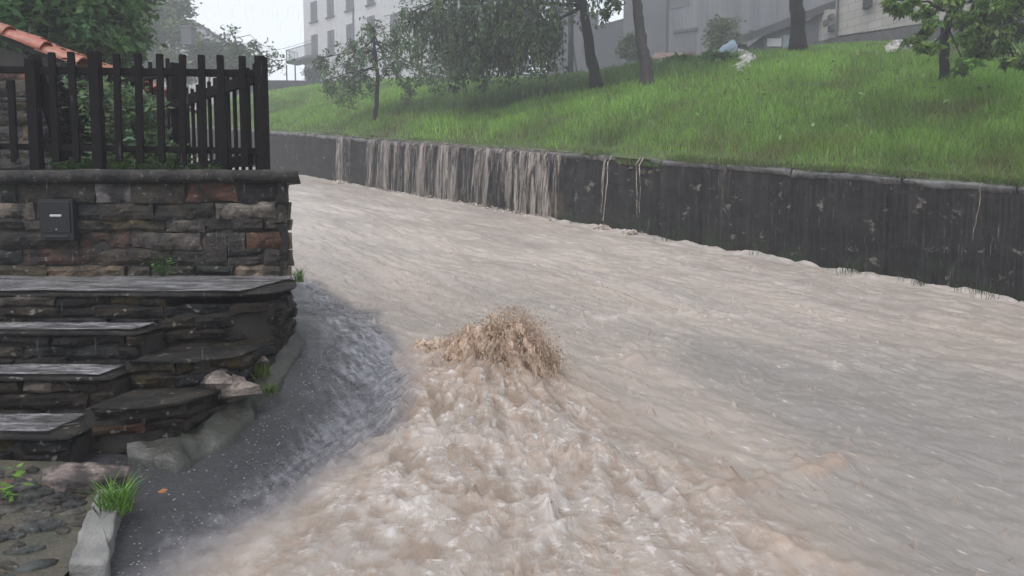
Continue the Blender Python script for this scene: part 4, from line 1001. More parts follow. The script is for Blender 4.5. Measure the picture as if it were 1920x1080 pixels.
# ---------------------------------------------------------------- trees and shrubs
def poly_at(pts, q):
    n = len(pts)-1; f_ = q*n; i = min(int(f_), n-1); return Vector(pts[i]).lerp(Vector(pts[i+1]), f_-i)
def tree(name, base, trunk, r0, limbs, clumps, label, cat='tree', group=None, leaf=.07, col=(.06, .12, .03), strands_=None, bark='bark', perclump=120, droop=0., sub=3, seed=1, hang=None):
    """trunk: points; clumps: (x,y,z,rx,ry,rz,count multiplier) foliage masses reached by limbs"""
    rt = np.random.default_rng(seed); e = empty(name, base, label, cat, group)
    mb = MB(); n = len(trunk); pts = []
    for i in range(n-1):
        for k in range(4): pts.append(Vector(trunk[i]).lerp(Vector(trunk[i+1]), k/4)+Vector(rt.normal(0, r0*.07, 3)))
    pts.append(Vector(trunk[-1])); nn = len(pts)
    rad = [r0*(1.35 if i == 0 else 1)*(1-.55*i/nn)*(1+.07*rt.normal()) for i in range(nn)]
    mb.tube(pts, rad, 10); mb.build('trunk', M[bark], e, True)
    lm = MB(); LP = []; LC = []; LS = []
    for ci, (cx, cy, cz, ax, ay, az, mult) in enumerate(clumps):
        c = Vector((cx, cy, cz)); s0 = poly_at(trunk, rt.uniform(.55, 1.)); mid = s0.lerp(c, .5)+Vector((0, 0, abs(az)*.35))+Vector(rt.normal(0, .12, 3))
        if limbs:
            lm.tube([s0, s0.lerp(mid, .5)+Vector(rt.normal(0, .05, 3)), mid, mid.lerp(c, .6), c], [r0*.35, r0*.28, r0*.2, r0*.12, r0*.05], 6)
        nb = int(9*mult*sub)
        for k in range(nb):
            u = rt.normal(size=3); u /= np.linalg.norm(u); q = c+Vector((u[0]*ax, u[1]*ay, u[2]*az))*rt.uniform(.55, 1.05)
            if limbs: lm.tube([mid.lerp(c, rt.uniform(.3, 1)), c.lerp(q, .5)+Vector(rt.normal(0, .06, 3)), q], [r0*.07, r0*.05, r0*.02], 4)
            m_ = int(perclump*rt.uniform(.5, 1.5)/sub); s_ = min(ax, ay, az)*.33
            if hang:
                ln = rt.uniform(.4, 1.)*hang; tq = rt.random(m_)
                P = np.array(q)[None]+np.stack([rt.normal(0, .05, m_)+.12*tq*rt.normal(), rt.normal(0, .05, m_)+.12*tq*rt.normal(), -tq*ln], -1)
                lm.tube([q, q+Vector((0, 0, -ln*.5)), q+Vector((.02, 0, -ln))], [r0*.03, r0*.02, r0*.01], 3)
            else: P = np.array(q)[None]+rt.normal(0, s_, (m_, 3))
            LP.append(P); LC.append(np.tile(np.array(col)*rt.uniform(.55, 1.45)*np.array([rt.uniform(.85, 1.2), 1, rt.uniform(.8, 1.2)]), (m_, 1))*rt.uniform(.75, 1.3, (m_, 1))); 
    if limbs: lm.build('branches', M[bark], e, True)
    LP = np.concatenate(LP); LC = np.concatenate(LC); S_ = leaf*rt.uniform(.6, 1.35, len(LP))
    P, F, C = leafcards(LP, .8, S_, LC, rt, droop)
    mesh_np('crown', P, F, M['leaf'], e, {'tint': C}); return e
def at(px, py, t): return ray(px, py, t)
def clump(px, py, t, wpx, hpx, mult=1., dep=None):
    x, y, z = ray(px, py, t); k = t/1387; return (x, y, z, wpx*k, dep or wpx*k, hpx*k, mult)
# slim young tree in the meadow
b0 = hm(703, 226); T = b0[1]
tree('young_tree', b0, [b0, at(706, 190, T), at(708, 140, T), at(703, 95, T), at(700, 50, T)], .085, True,
     [clump(700, 55, T, 40, 22, 1, 1.0), clump(660, 90, T, 42, 25, 1.1, 1.), clump(740, 95, T, 50, 25, 1.2, 1.), clump(700, 115, T, 60, 25, 1.2, 1.2), clump(640, 128, T, 40, 22, 1.1, 1), clump(770, 130, T, 45, 22, 1., 1),
      clump(645, 165, T, 25, 18, .7, .8), clump(680, 150, T, 30, 15, .6, .8), clump(600, 108, T, 12, 8, .35, .3), clump(615, 150, T, 14, 18, .4, .4), clump(760, 165, T, 16, 16, .4, .4), clump(815, 150, T, 24, 16, .45, .5)],
     'slim young tree with a small drooping crown standing in front of the pale apartment building', leaf=.075, col=(.07, .13, .05), bark='bark2', perclump=62, droop=.9, seed=3, hang=.45)
# old pair of trees on the rise
b1 = hm(1119, 166); T = b1[1]
tree('weeping_tree', b1, [b1, at(1110, 115, T), at(1101, 60, T), at(1094, 5, T), at(1075, -60, T), at(1010, -110, T+.4)], .17, True,
     [clump(1010, -40, T, 60, 50, 2, 2.2), clump(940, -20, T, 80, 50, 3, 2.2), clump(860, -20, T, 60, 50, 2.4, 2), clump(1000, 40, T-.5, 55, 45, 2.4, 1.6), clump(930, 50, T-.5, 65, 45, 3, 1.6), clump(870, 60, T-.3, 50, 45, 2.2, 1.5),
      clump(900, 72, T-.4, 55, 25, 1.8, 1.2), clump(985, 62, T-.4, 50, 22, 1.6, 1.2), clump(1040, 40, T, 20, 35, .8, .8), clump(780, 40, T, 40, 30, 1, 1.2), clump(830, 40, T+1, 45, 40, 1.4, 1.5), clump(1120, -30, T, 40, 28, .5, 1.2)],
     'weeping tree with a leaning dark trunk and a wide hanging crown', leaf=.085, col=(.075, .125, .055), bark='bark2', perclump=92, droop=1.4, seed=5, hang=1.25)
b2 = hm(1212, 161); T = b2[1]
tree('old_tree', b2, [b2, at(1211, 122, T), at(1205, 90, T), at(1199, 50, T), at(1193, 0, T), at(1185, -80, T), at(1190, -180, T)], .185, True,
     [clump(1150, -190, T, 90, 60, 1.2), clump(1250, -220, T, 90, 60, 1.2), clump(1190, -260, T, 80, 60, 1), clump(1152, 5, T-.4, 14, 10, .2, .3), clump(1130, 25, T-.3, 8, 8, .12, .2)],
     'stout gnarled tree trunk with mossy bark, right one of the pair on the rise', leaf=.10, col=(.05, .10, .03), bark='bark', perclump=90, seed=6)
b3 = hm(1497, 97); T = b3[1]
tree('tall_tree', b3, [b3, at(1496, 40, T), at(1492, -20, T), at(1490, -160, T), at(1492, -300, T)], .23, True,
     [clump(1490, -300, T, 90, 90, 1.5), clump(1440, -220, T, 70, 50, 1), clump(1550, -220, T, 70, 50, 1)], 'straight thick dark trunk in front of the grey lean-to and its pale blue door', leaf=.12, col=(.04, .08, .03), bark='bark2', perclump=90, seed=7)
b4 = hm(1775, 108); T = b4[1]-3.0; b4 = (at(1775, 100, T)[0], T, float(zmead(np.float64(at(1775, 100, T)[0]), np.float64(T))))
tree('leafy_tree', b4, [b4, at(1770, 70, T), at(1778, 35, T), at(1800, -5, T), at(1850, -60, T)], .10, True,
     [clump(1690, 6, T-2.5, 40, 7, .6, .4), clump(1755, 12, T-2, 30, 8, .5, .5), clump(1738, 52, T-2, 10, 12, .25, .3), clump(1712, 78, T-2.2, 12, 7, .2, .2), clump(1745, 85, T-2.2, 10, 7, .2, .2), clump(1860, 15, T-2, 50, 16, 1.2, .8), clump(1895, 50, T-2, 40, 14, 1., .8),
      clump(1835, 62, T-2, 28, 14, .7, .6), clump(1850, 90, T-2, 26, 10, .5, .5), clump(1808, 118, T-2.5, 14, 8, .3, .3), clump(1905, 113, T-2.5, 22, 5, .35, .3), clump(1940, -20, T-1.5, 80, 30, 1.4, 1.), clump(1840, -50, T-1.5, 80, 25, 1.2, 1.)],
     'bright leafed tree with drooping branches at the top right corner', leaf=.078, col=(.12, .21, .045), bark='bark2', perclump=105, droop=.9, seed=8)
# left side, behind the shed and fence
def gb(px, t): x = (px-960)/1387*t; return (x, t, float((zgarden if t < 20 else zmead)(np.float64(x), np.float64(t))))
T = 10.5; b5 = gb(60, T)
tree('dense_tree', b5, [b5, at(60, 200, T), at(70, 100, T), at(80, 0, T)], .2, True,
     [clump(30, 40, T, 90, 60, 3, 1.3), clump(120, 40, T-.5, 70, 50, 3, 1.3), clump(185, 25, T-.5, 50, 40, 2, 1), clump(200, 80, T-.5, 35, 25, 1.2, .8), clump(90, -50, T, 110, 50, 3, 1.5), clump(-40, 20, T, 60, 80, 2, 1.3), clump(210, -30, T, 40, 30, 1.2, 1), clump(150, 100, T, 50, 20, 1, .7)],
     'dense dark green tree overhanging the tiled shed roof', leaf=.085, col=(.085, .175, .06), bark='bark2', perclump=150, seed=9, droop=.5)
T = 47.; b6 = gb(275, T)
tree('tall_tree', b6, [b6, at(290, 100, T), at(300, 20, T), at(295, -40, T)], .2, True,
     [clump(260, 20, T, 35, 40, 2, 1.6), clump(310, 20, T, 35, 30, 1.6, 1.6), clump(270, 75, T, 45, 30, 2, 2), clump(335, 60, T, 30, 25, 1.1, 1.6), clump(300, -40, T, 50, 30, 1.5, 1.6), clump(345, 10, T, 14, 12, .3, .6), clump(240, 110, T, 40, 22, 1, 1.6)],
     'pale misty green tree behind the fence, right of the dense dark tree', leaf=.22, col=(.11, .17, .075), perclump=90, seed=10)
for i, (px, py, w_, h_, T, lb_, c_) in enumerate([(300, 125, 60, 26, 46, 'light yellow green bush just above the fence top in front of the misty tree', (.10, .15, .05)),
                                    (395, 105, 45, 32, 50, 'round misty shrub under the house with the chimney', (.06, .10, .045)), (450, 118, 38, 24, 48, 'misty dark shrub right of the round one, above the fence end', (.055, .09, .05))]):
    bb = gb(px, T); tree('shrub', bb, [bb, at(px, py+h_*.6, T), at(px, py, T)], .07, True, [clump(px, py, T, w_*.7, h_, 2.2, 1), clump(px-w_*.6, py+8, T, w_*.4, h_*.7, 1, 1), clump(px+w_*.6, py+10, T, w_*.4, h_*.7, 1, 1)], lb_, 'shrub', 'misty shrubs behind the fence', leaf=.20, col=c_, perclump=100, seed=20+i)
T = 34.; b7 = gb(470, T)
tree('sapling', b7, [b7, at(455, 160, T), at(450, 110, T), at(440, 70, T)], .06, True,
     [clump(425, 62, T, 14, 18, .35, .8), clump(455, 95, T, 30, 14, .6, .8), clump(490, 85, T, 22, 16, .45, .8), clump(520, 112, T, 26, 14, .5, .8), clump(420, 110, T, 26, 16, .5, .8), clump(485, 125, T, 34, 12, .6, .8), clump(385, 90, T, 16, 14, .3, .8)],
     'spindly sapling with sparse leaves against the white sky above the fence corner', leaf=.13, col=(.06, .10, .04), perclump=26, seed=31, sub=3)
T = 6.0; b8 = gb(240, T)
tree('climbing_shrub', b8, [b8, at(240, 250, T), at(235, 190, T)], .02, True,
     [clump(235, 230, T, 50, 42, 1.5, .3), clump(270, 215, T, 28, 40, 1, .25), clump(215, 180, T, 40, 28, 1, .25), clump(265, 265, T, 40, 25, 1, .25), clump(180, 190, T, 25, 22, .6, .2), clump(150, 160, T, 18, 14, .4, .2), clump(225, 285, T, 60, 16, .9, .2), clump(300, 280, T, 28, 18, .5, .2), clump(335, 290, T-.4, 26, 12, .5, .15)],
     'leafy shrub with pale undersides growing up behind the middle of the picket fence', 'shrub', leaf=.040, col=(.13, .20, .10), perclump=36, seed=32)
T = 6.2; b9 = gb(130, T)
tree('ivy_bush', b9, [b9, at(130, 240, T), at(125, 180, T)], .03, True, [clump(125, 215, T, 26, 60, 2., .25), clump(140, 160, T, 24, 24, 1, .2), clump(112, 270, T, 26, 22, 1, .2), clump(160, 250, T, 20, 30, .8, .2)],
     'very dark ivy covered stump beside the shed corner behind the fence', 'bush', leaf=.03, col=(.013, .018, .012), perclump=110, seed=33)
# low plants along the fence foot
rl = np.random.default_rng(55); n = 1500; px_ = rl.uniform(105, 420, n); T = rl.uniform(5.35, 5.75, n); x = (px_-960)/1387*T
P, F, C = leafcards(np.stack([x, T, 1.86+rl.uniform(0, .13, n)*(1-.5*(px_ > 330))], -1), 1., rl.uniform(.015, .035, n), np.array([.05, .10, .025])*rl.uniform(.5, 1.5, (n, 1)), rl)
tag(mesh_np('border_plants', P, F, M['leaf'], attrs={'tint': C}), 'low green plants behind the foot of the picket fence', 'plants', kind='stuff')
n = 700; px_ = rl.uniform(110, 420, n); T = rl.uniform(5.35, 5.75, n); x = (px_-960)/1387*T
P, F, C = blades(np.stack([x, T, np.full(n, 1.78)], -1), rl.uniform(.08, .24, n), np.full(n, .006), np.array([.06, .12, .03])*rl.uniform(.5, 1.4, (n, 1)), rl, .3)
tag(mesh_np('border_grass', P, F, M['grass'], attrs={'tint': C}), 'grass between the low plants behind the fence', 'grass', kind='stuff')
# small plants near the steps
x, y, z = hr(218, 975); tuft('grass_tuft', x, y-.0, z+.02, 150, .055, .155, .006, (.13, .25, .05), 'bright green grass tuft beside the top of the concrete kerb strip', group=None, bend=.55)
x, y, z = hr(545, 545); tuft('grass_tuft', -1.40, 4.86, 1.12, 60, .05, .14, .005, (.09, .17, .05), 'small grass tuft at the foot of the stone wall corner', bend=.5)
tuft('weed', -1.30, 3.72, .72, 90, .07, .10, .006, (.10, .13, .03), 'yellow green weed between the masonry and the pale boulders', 'weed', bend=.7)
tuft('weed', -1.20, 3.62, .66, 60, .04, .08, .005, (.08, .12, .03), 'small weed at the edge of the asphalt beside the pale boulders', 'weed', bend=.7)
def leafy(name, x, y, z, n, r, h_, s_, tint, label):
    P, F, C = leafcards(np.stack([x+rl.normal(0, r, n), y+rl.normal(0, r, n), z+rl.uniform(0, h_, n)], -1), 1.2, rl.uniform(.6, 1.2, n)*s_, np.array(tint)*rl.uniform(.6, 1.4, (n, 1)), rl)
    V0 = P.reshape(-1, 5, 3)[:, 0]; S = np.stack([V0, V0*0+np.array([x-.002, y, z-.02]), V0*0+np.array([x+.002, y, z-.02])], 1).reshape(-1, 3); k = np.arange(n)[:, None]*3+len(P)
    P = np.concatenate([P, S]); F = np.concatenate([F, np.concatenate([k, k+1, k+2], 1)]); C = np.concatenate([C, np.tile(np.array(tint)*.7, (3*n, 1))])
    return tag(mesh_np(name, P, F, M['leaf'], attrs={'tint': C}), label, 'weed')
leafy('weed', X_(315), 4.93, 1.17, 70, .05, .14, .022, (.07, .15, .04), 'small green weed growing from the stone wall above the top step')
x, y, z = hr(20, 955); leafy('seedling', x, y, z+.03, 10, .035, .05, .035, (.16, .30, .05), 'pair of bright green seedlings among the cobbles at the left edge')
x, y, z = hr(30, 915); leafy('seedling', x, y, z+.05, 6, .015, .03, .03, (.16, .30, .05), 'single bright seedling below the steps at the left edge')
mb = MB(); x, y, z = hr(305, 928)
mb.add([(x-.02, y, z+.012), (x+.004, y-.012, z+.010), (x+.02, y+.003, z+.02), (x-.004, y+.012, z+.02)], [(0, 1, 2, 3)]); mb.add([(x-.02, y, z+.009), (x+.004, y-.012, z+.007), (x+.02, y+.003, z+.017), (x-.004, y+.012, z+.017)], [(3, 2, 1, 0)])
M['dleaf'] = simple('orange dead leaf', (.35, .14, .05), .5); mb.build('fallen_leaf', M['dleaf'], None, label='small orange dead leaf lying on the dark asphalt', cat='leaf')
# ---------------------------------------------------------------- buildings in the mist
def win_on(e, org, dr, s_, z0, z1, w_, shut=True, name='window', sill=True, frame=.0):
    """a shuttered opening on a facade: dr = facade direction, outward = toward the camera side"""
    out = np.array([dr[1], -dr[0]]); 
    if out @ np.array([-org[0], -org[1]]) < 0: out = -out
    ang = math.atan2(dr[1], dr[0]); c = np.array(org[:2])+np.array(dr)*s_
    sg = 1 if (np.array([-math.sin(ang), math.cos(ang)]) @ out) > 0 else -1
    def bx(mb, x0, x1, o0, o1, za, zb): mb.box(x0, x1, min(o0*sg, o1*sg), max(o0*sg, o1*sg), za, zb, None, ang, (c[0], c[1], 0))
    mb = MB(); bx(mb, -w_/2, w_/2, .002, .02, z0, z1); o = mb.build(name, M['dark'], e)
    mb = MB()
    for k in (-1, 1):
        x0, x1 = (k*w_*.5, k*.02) if k < 0 else (.02, w_*.5)
        bx(mb, x0, x1, .022, .05, z0, z1)
        nn = 9
        for j in range(nn): zz_ = z0+(z1-z0)*(j+.5)/nn; bx(mb, x0+.06, x1-.06, .05, .07, zz_-.05, zz_+.03)
    if shut: mb.build('shutters', M['shutter'], o)
    if sill: mb = MB(); bx(mb, -w_/2-.18, w_/2+.18, .022, .16, z0-.10, z0-.002); mb.build('sill', M['grey'], o)
    return o
def block(e, name, mat, A, B, depth, z0, z1, z1b=None):
    """wall box: facade from A to B, going back by depth; top may slope from z1 at A to z1b at B"""
    A, B = np.array(A, float), np.array(B, float); dr = (B-A)/np.linalg.norm(B-A); out = np.array([dr[1], -dr[0]])
    if out @ (-A) < 0: out = -out
    z1b = z1 if z1b is None else z1b; C, D = B-out*depth, A-out*depth
    mb = MB(); mb.add([(*A, z0), (*B, z0), (*C, z0), (*D, z0), (*A, z1), (*B, z1b), (*C, z1b), (*D, z1)], [(3, 2, 1, 0), (4, 5, 6, 7), (0, 1, 5, 4), (1, 2, 6, 5), (2, 3, 7, 6), (3, 0, 4, 7)])
    return mb.build(name, mat, e)
# pale apartment building
A0 = np.array([-19.2, 70.]); dB = np.array([.747, -.665]); B0 = A0+dB*17
g0 = 12.6
ap = empty('apartment_building', (*A0, g0), 'pale three storey apartment building with grey shutters standing in the mist', 'building')
block(ap, 'wall', M['plaster'], A0, B0, 12, g0-1, g0+12.5)
block(ap, 'roof', M['roofd'], A0-dB*.6, B0+dB*.6, 12.8, g0+12.502, g0+12.9)
zf_ = lambda py, s_: (lambda P: ray(960, py, P[1])[2])(A0+dB*s_)
for s_, w_, r1, r2 in [(1.7, .85, (3, 40), (65, 112)), (4.25, .85, (-12, 31), (57, 100)), (7.04, .85, (-24, 19), (45, 88)), (9.98, .85, (-40, 8), (30, 72)), (13., .9, (-60, -12), (25, 62))]:
    z1_, z0_ = zf_(r1[0], s_), zf_(r1[1], s_); win_on(ap, A0, dB, s_, z0_, z1_, w_*1.15)
    z1_, z0_ = zf_(r2[0], s_), zf_(r2[1], s_); win_on(ap, A0, dB, s_, z0_, z1_, w_*1.15, sill=s_ > 2)
win_on(ap, A0, dB, 1.7, g0-.5, zf_(128, 1.7), 1., name='door', sill=False)
outB = np.array([-.665, -.747]); zb_ = zf_(117, 1.)
mb = MB(); mb.box(-1.1, 3.0, -1.3, -.003, 0, .22, None, math.atan2(dB[1], dB[0]), (*A0, zb_)); bal = mb.build('balcony', M['grey'], ap)
mb = MB(); o_ = (*A0, zb_); an = math.atan2(dB[1], dB[0])
for x_ in np.arange(-1.05, 3.01, .16): mb.box(x_-.012, x_+.012, -1.27, -1.24, .22, 1.15, None, an, o_)
mb.box(-1.08, 3.0, -1.28, -1.23, 1.15, 1.2, None, an, o_)
for y_ in np.arange(-1.2, 0, .16): mb.box(-1.08, -1.05, y_-.012, y_+.012, .22, 1.15, None, an, o_)
mb.box(-1.08, -1.04, -1.28, -.004, 1.152, 1.198, None, an, o_); mb.build('railing', M['metal'], bal)
mb = MB(); q = A0+dB*7.6+outB*.08; mb.tube([(q[0], q[1], g0), (q[0], q[1], g0+12.4)], .07, 8); mb.build('downpipe', M['grey'], ap)
# house with a chimney behind the misty trees
hc = empty('house', (-24.5, 60, 11), 'misty house roof with a square chimney showing between the trees', 'house')
q0, q1, q2 = ray(330, 48, 60), ray(372, 46, 60), ray(432, 86, 60); zb_ = 8
mb = MB(); a, b_, c_ = Vector(q0), Vector(q1), Vector(q2)
prof = [(ray(250, 85, 60)[0], ray(250, 85, 60)[2]), (a.x, a.z+.1), (b_.x, b_.z), (c_.x, c_.z)]
V = [(x_, 60, z_) for x_, z_ in prof]+[(x_, 68, z_) for x_, z_ in prof]+[(x_, 60, z_+.16) for x_, z_ in prof]+[(x_, 68, z_+.16) for x_, z_ in prof]
F = [(i+8, i+9, i+13, i+12) for i in range(3)]+[(i, i+4, i+5, i+1) for i in range(3)]+[(i, i+1, i+9, i+8) for i in range(3)]+[(i+4, i+12, i+13, i+5) for i in range(3)]+[(0, 8, 12, 4), (3, 7, 15, 11)]
mb.add(V, F); rf_ = mb.build('roof', M['roofd'], hc)
mb = MB(); xs_ = [prof[0][0]+.6, prof[1][0], prof[2][0], prof[3][0]-.6]; zs_ = [prof[0][1]+.2, prof[1][1], prof[2][1], prof[3][1]+.3]
mb.add([(x_, 60.3, z_-.05) for x_, z_ in zip(xs_, zs_)]+[(x_, 60.3, zb_) for x_ in xs_]+[(x_, 67.6, z_-.05) for x_, z_ in zip(xs_, zs_)]+[(x_, 67.6, zb_) for x_ in xs_],
       [(i, i+4, i+5, i+1) for i in range(3)]+[(i+8, i+9, i+13, i+12) for i in range(3)]+[(3, 7, 15, 11), (0, 8, 12, 4)]); mb.build('wall', M['plaster'], hc)
cx_, cy_, cz_ = ray(353, 68, 43); mb = MB(); mb.box(-.28, .28, -.28, .28, -.5, .4, None, 0, (cx_, cy_, cz_)); mb.box(-.33, .33, -.33, .33, .402, .5, None, 0, (cx_, cy_, cz_)); mb.build('chimney', M['grey'], rf_)
# right hand group
def vert(px, py, t): return ray(px, py, t)
m, t, b, out = newmat('corrugated grey cladding'); N = NT(t); p = N.pos()
wv = N.n('ShaderNodeTexWave', wave_type='BANDS', bands_direction='X', Scale=1.3, Distortion=.3); L(t, p, wv.inputs['Vector'])
f = N.noise(N.mapv(p, (1.2, 1.2, .12)), 1., 5, .6); c = N.mix(N.rng(f, .35, .65), (.085, .085, .10), (.14, .14, .155)); L(t, c, b.inputs['Base Color'])
b.inputs['Roughness'].default_value = .6; L(t, N.bump(wv.outputs['Fac'], .35, .08), b.inputs['Normal']); M['clad'] = m
TB = 44.
bx0, bx1, bx2 = vert(1168, 100, TB+3), vert(1245, 100, TB), vert(1560, 60, TB-5)
gB = 9.2
ba = empty('barn', (bx1[0], bx1[1], gB), 'huge grey clad barn wall fading into the mist behind the old trees', 'barn')
block(ba, 'wall', M['clad'], bx1[:2], bx2[:2], 10, gB-3, gB+13)
block(ba, 'end_wall', M['grey'], bx0[:2], (bx1[0]-.003, bx1[1]+.003), 9, gB-3, gB+10)
dR = np.array(bx2[:2])-np.array(bx1[:2]); dR /= np.linalg.norm(dR)
mb = MB(); mb.tube([(bx1[0]+.1, bx1[1]-.15, gB-2), (bx1[0]+.1, bx1[1]-.15, gB+12)], .09, 8); mb.build('downpipe', M['dgrey'], ba)
for s_, pa, pb, w_ in [(1.3, 60, 105, 1.2), (3.4, 42, 82, 1.3), (.9, -6, 14, 1.2)]:
    P_ = np.array(bx1[:2])+dR*s_; z0_, z1_ = ray(960, pb, P_[1])[2], ray(960, pa, P_[1])[2]
    mb = MB(); an = math.atan2(dR[1], dR[0]); mb.box(-w_/2, w_/2, -.03, -.002, z0_, z1_, None, an, (P_[0], P_[1], 0)); o = mb.build('window', M['grey'], ba)
    mb = MB(); mb.box(-w_/2-.12, w_/2+.12, -.10, -.002, z1_+.003, z1_+.16, None, an, (P_[0], P_[1], 0)); mb.build('lintel', M['dgrey'], o)
TL = 33.
le = empty('lean_to', (*vert(1480, 95, TL)[:2], vert(1480, 100, TL)[2]), 'low lean-to with a dark sloping roof and a pale blue grey door', 'lean-to')
a, b_ = vert(1408, 60, TL), vert(1566, 0, TL); w1, w2 = vert(1432, 100, TL), vert(1566, 100, TL)
mb = MB()
V = [(a[0], TL-.3, a[2]-.05), (b_[0], TL-.3, b_[2]-.05), (b_[0], TL+4, b_[2]+.6), (a[0], TL+4, a[2]+.6)]; V = V+[(x_, y_, z_-.35) for x_, y_, z_ in V]
mb.add(V, [(0, 1, 2, 3), (7, 6, 5, 4), (0, 4, 5, 1), (1, 5, 6, 2), (2, 6, 7, 3), (3, 7, 4, 0)]); mb.build('roof', M['dgrey'], le)
mb = MB(); V = [(w1[0], TL, w1[2]-1), (w2[0], TL, w2[2]-1), (b_[0], TL, b_[2]-.45), (w1[0], TL, a[2]-.12)]; mb.add(V+[(x_, y_+3, z_) for x_, y_, z_ in V], [(0, 1, 2, 3), (7, 6, 5, 4), (3, 2, 6, 7), (1, 5, 6, 2), (0, 3, 7, 4)]); mb.build('wall', M['grey'], le)
def panel(e, name, x0, x1, y0, y1, t, mat, off=.03):
    A_, B_ = vert(x0, y1, t), vert(x1, y0, t); mb = MB(); mb.box(A_[0], B_[0], t-off, t-.002, A_[2], B_[2]); return mb.build(name, mat, e)
M['bdoor'] = simple('pale blue grey door', (.22, .26, .32), .5, .15, 2, .1)
panel(le, 'door', 1467, 1489, 66, 100, TL, M['bdoor']); panel(le, 'opening', 1438, 1465, 72, 87, TL, M['plaster'])  # opening is a pale panel, its white light put into the colour
# blockwork building
m, t, b, out = newmat('pale concrete blocks'); N = NT(t); p = N.attr('tint').outputs['Vector']
bk = N.n('ShaderNodeTexBrick', Scale=1.); bk.inputs['Brick Width'].default_value = .62; bk.inputs['Row Height'].default_value = .31; bk.inputs['Mortar Size'].default_value = .014
bk.inputs['Color1'].default_value = (.30, .28, .26, 1); bk.inputs['Color2'].default_value = (.36, .335, .31, 1); bk.inputs['Mortar'].default_value = (.17, .16, .16, 1); L(t, p, bk.inputs['Vector'])
L(t, N.mix(N.rng(N.noise(p, 1., 5), .35, .7, 0, .5), bk.outputs['Color'], (.2, .19, .19)), b.inputs['Base Color']); b.inputs['Roughness'].default_value = .9; M['blocks'] = m
bl = empty('block_building', (*vert(1700, 60, 30)[:2], 8), 'unfinished building of pale concrete blocks on a dark rough stone base', 'building')
def wallquad(e, name, mat, P1, P2, zA0, zA1, zB0, zB1, th=.4, push=0.):
    A_, B_ = np.array(P1[:2]), np.array(P2[:2]); d_ = (B_-A_)/np.linalg.norm(B_-A_); o_ = np.array([d_[1], -d_[0]]); l = np.linalg.norm(B_-A_)
    A_ = A_+o_*push; B_ = B_+o_*push
    V = [(*A_, zA0), (*B_, zB0), (*B_, zB1), (*A_, zA1)]; V += [(x_-o_[0]*th, y_-o_[1]*th, z_) for x_, y_, z_ in V]
    T_ = [(0, zA0, 0), (l, zB0, 0), (l, zB1, 0), (0, zA1, 0)]*2
    mb = MB(); mb.add(V, [(0, 1, 2, 3), (7, 6, 5, 4), (3, 2, 6, 7), (1, 5, 6, 2), (0, 3, 7, 4)]); mb.c = T_; return mb.build(name, mat, e)
q1, q2 = vert(1565, 66, 32), vert(1960, -20, 25)
q0 = vert(1520, 80, 33.5)
wallquad(bl, 'block_wall', M['blocks'], q1, q2, vert(0, 68, 32)[2], vert(0, -60, 32)[2]+1, vert(0, 10, 25)[2], vert(0, -60, 25)[2]+3)
wallquad(bl, 'side_wall', M['blocks'], q0, (q1[0]-.003, q1[1]), vert(0, 82, 33.5)[2], vert(0, 22, 33.5)[2], vert(0, 70, 32)[2], vert(0, 16, 32)[2])
M['rough'] = simple('rough stone base', (.085, .08, .085), .9, .5, 4, .8)
wallquad(bl, 'base', M['rough'], (q0[0]-.4, q0[1]+.4), q2, vert(0, 120, 33.5)[2], vert(0, 80, 33.5)[2], vert(0, 90, 25)[2], vert(0, 10, 25)[2], push=.12)
mb = MB(); mb.tube([(q1[0], q1[1]-.2, vert(0, 85, 32)[2]), (q1[0], q1[1]-.2, vert(0, -40, 32)[2])], .045, 8); mb.build('downpipe', M['dgrey'], bl)
for px, py in [(1550, 38), (1542, 48), (1551, 58)]:
    a = vert(px, py, 32.4); mb = MB(); mb.box(a[0]-.06, a[0]+.06, a[1]-.6, a[1]-.2, a[2]-.1, a[2]+.12); mb.build('vent', M['dgrey'], bl)
a = vert(1628, 5, 30.4); mb = MB(); mb.box(a[0]-.08, a[0]+.08, a[1]-.2, a[1]+.3, a[2]-.2, a[2]+.2); mb.build('vent', M['dark'], bl)
# farther house between the trunks
ho = empty('house', (*vert(1115, 130, 50)[:2], 10), 'dim grey house with a sloping roof between the pole and the old trees', 'house')
block(ho, 'wall', M['grey'], vert(1035, 100, 52)[:2], vert(1122, 100, 52)[:2], 8, 8, vert(1100, 8, 52)[2], vert(1100, 25, 52)[2])
block(ho, 'porch', M['dgrey'], vert(1112, 100, 48)[:2], vert(1170, 100, 47)[:2], 4, 8, vert(1112, 50, 48)[2], vert(1170, 34, 47)[2])
panel(ho, 'window', 1092, 1101, 78, 100, 52, M['dgrey'])
# small red roofed hut
hu = empty('hut', vert(1265, 128, 30), 'small low hut with a reddish roof behind the right old trunk', 'hut')
a, b_, c_ = vert(1218, 114, 26), vert(1300, 96, 26), vert(1311, 106, 28)
mb = MB(); V = [(a[0], 26, a[2]), (b_[0]+.05, 26, b_[2]), (c_[0]-.1, 28.5, c_[2]+.25), (vert(1228, 106, 28.5)[0], 28.5, vert(0, 99, 28.5)[2])]; V2_ = [(x_, y_, z_-.14) for x_, y_, z_ in V]
mb.add(V+V2_, [(0, 1, 2, 3), (7, 6, 5, 4), (0, 4, 5, 1), (1, 5, 6, 2), (2, 6, 7, 3), (3, 7, 4, 0)])
M['redroof'] = simple('dull red roof', (.19, .115, .10), .7, .3, 3, .4); mb.build('roof', M['redroof'], hu)
mb = MB(); V = [(x_*1., y_+.15, z_-.16) for x_, y_, z_ in V]; mb.add(V+[(x_, y_, z_-1.5) for x_, y_, z_ in V], [(0, 4, 5, 1), (1, 5, 6, 2), (2, 6, 7, 3), (3, 7, 4, 0)]); mb.build('wall', M['dgrey'], hu)
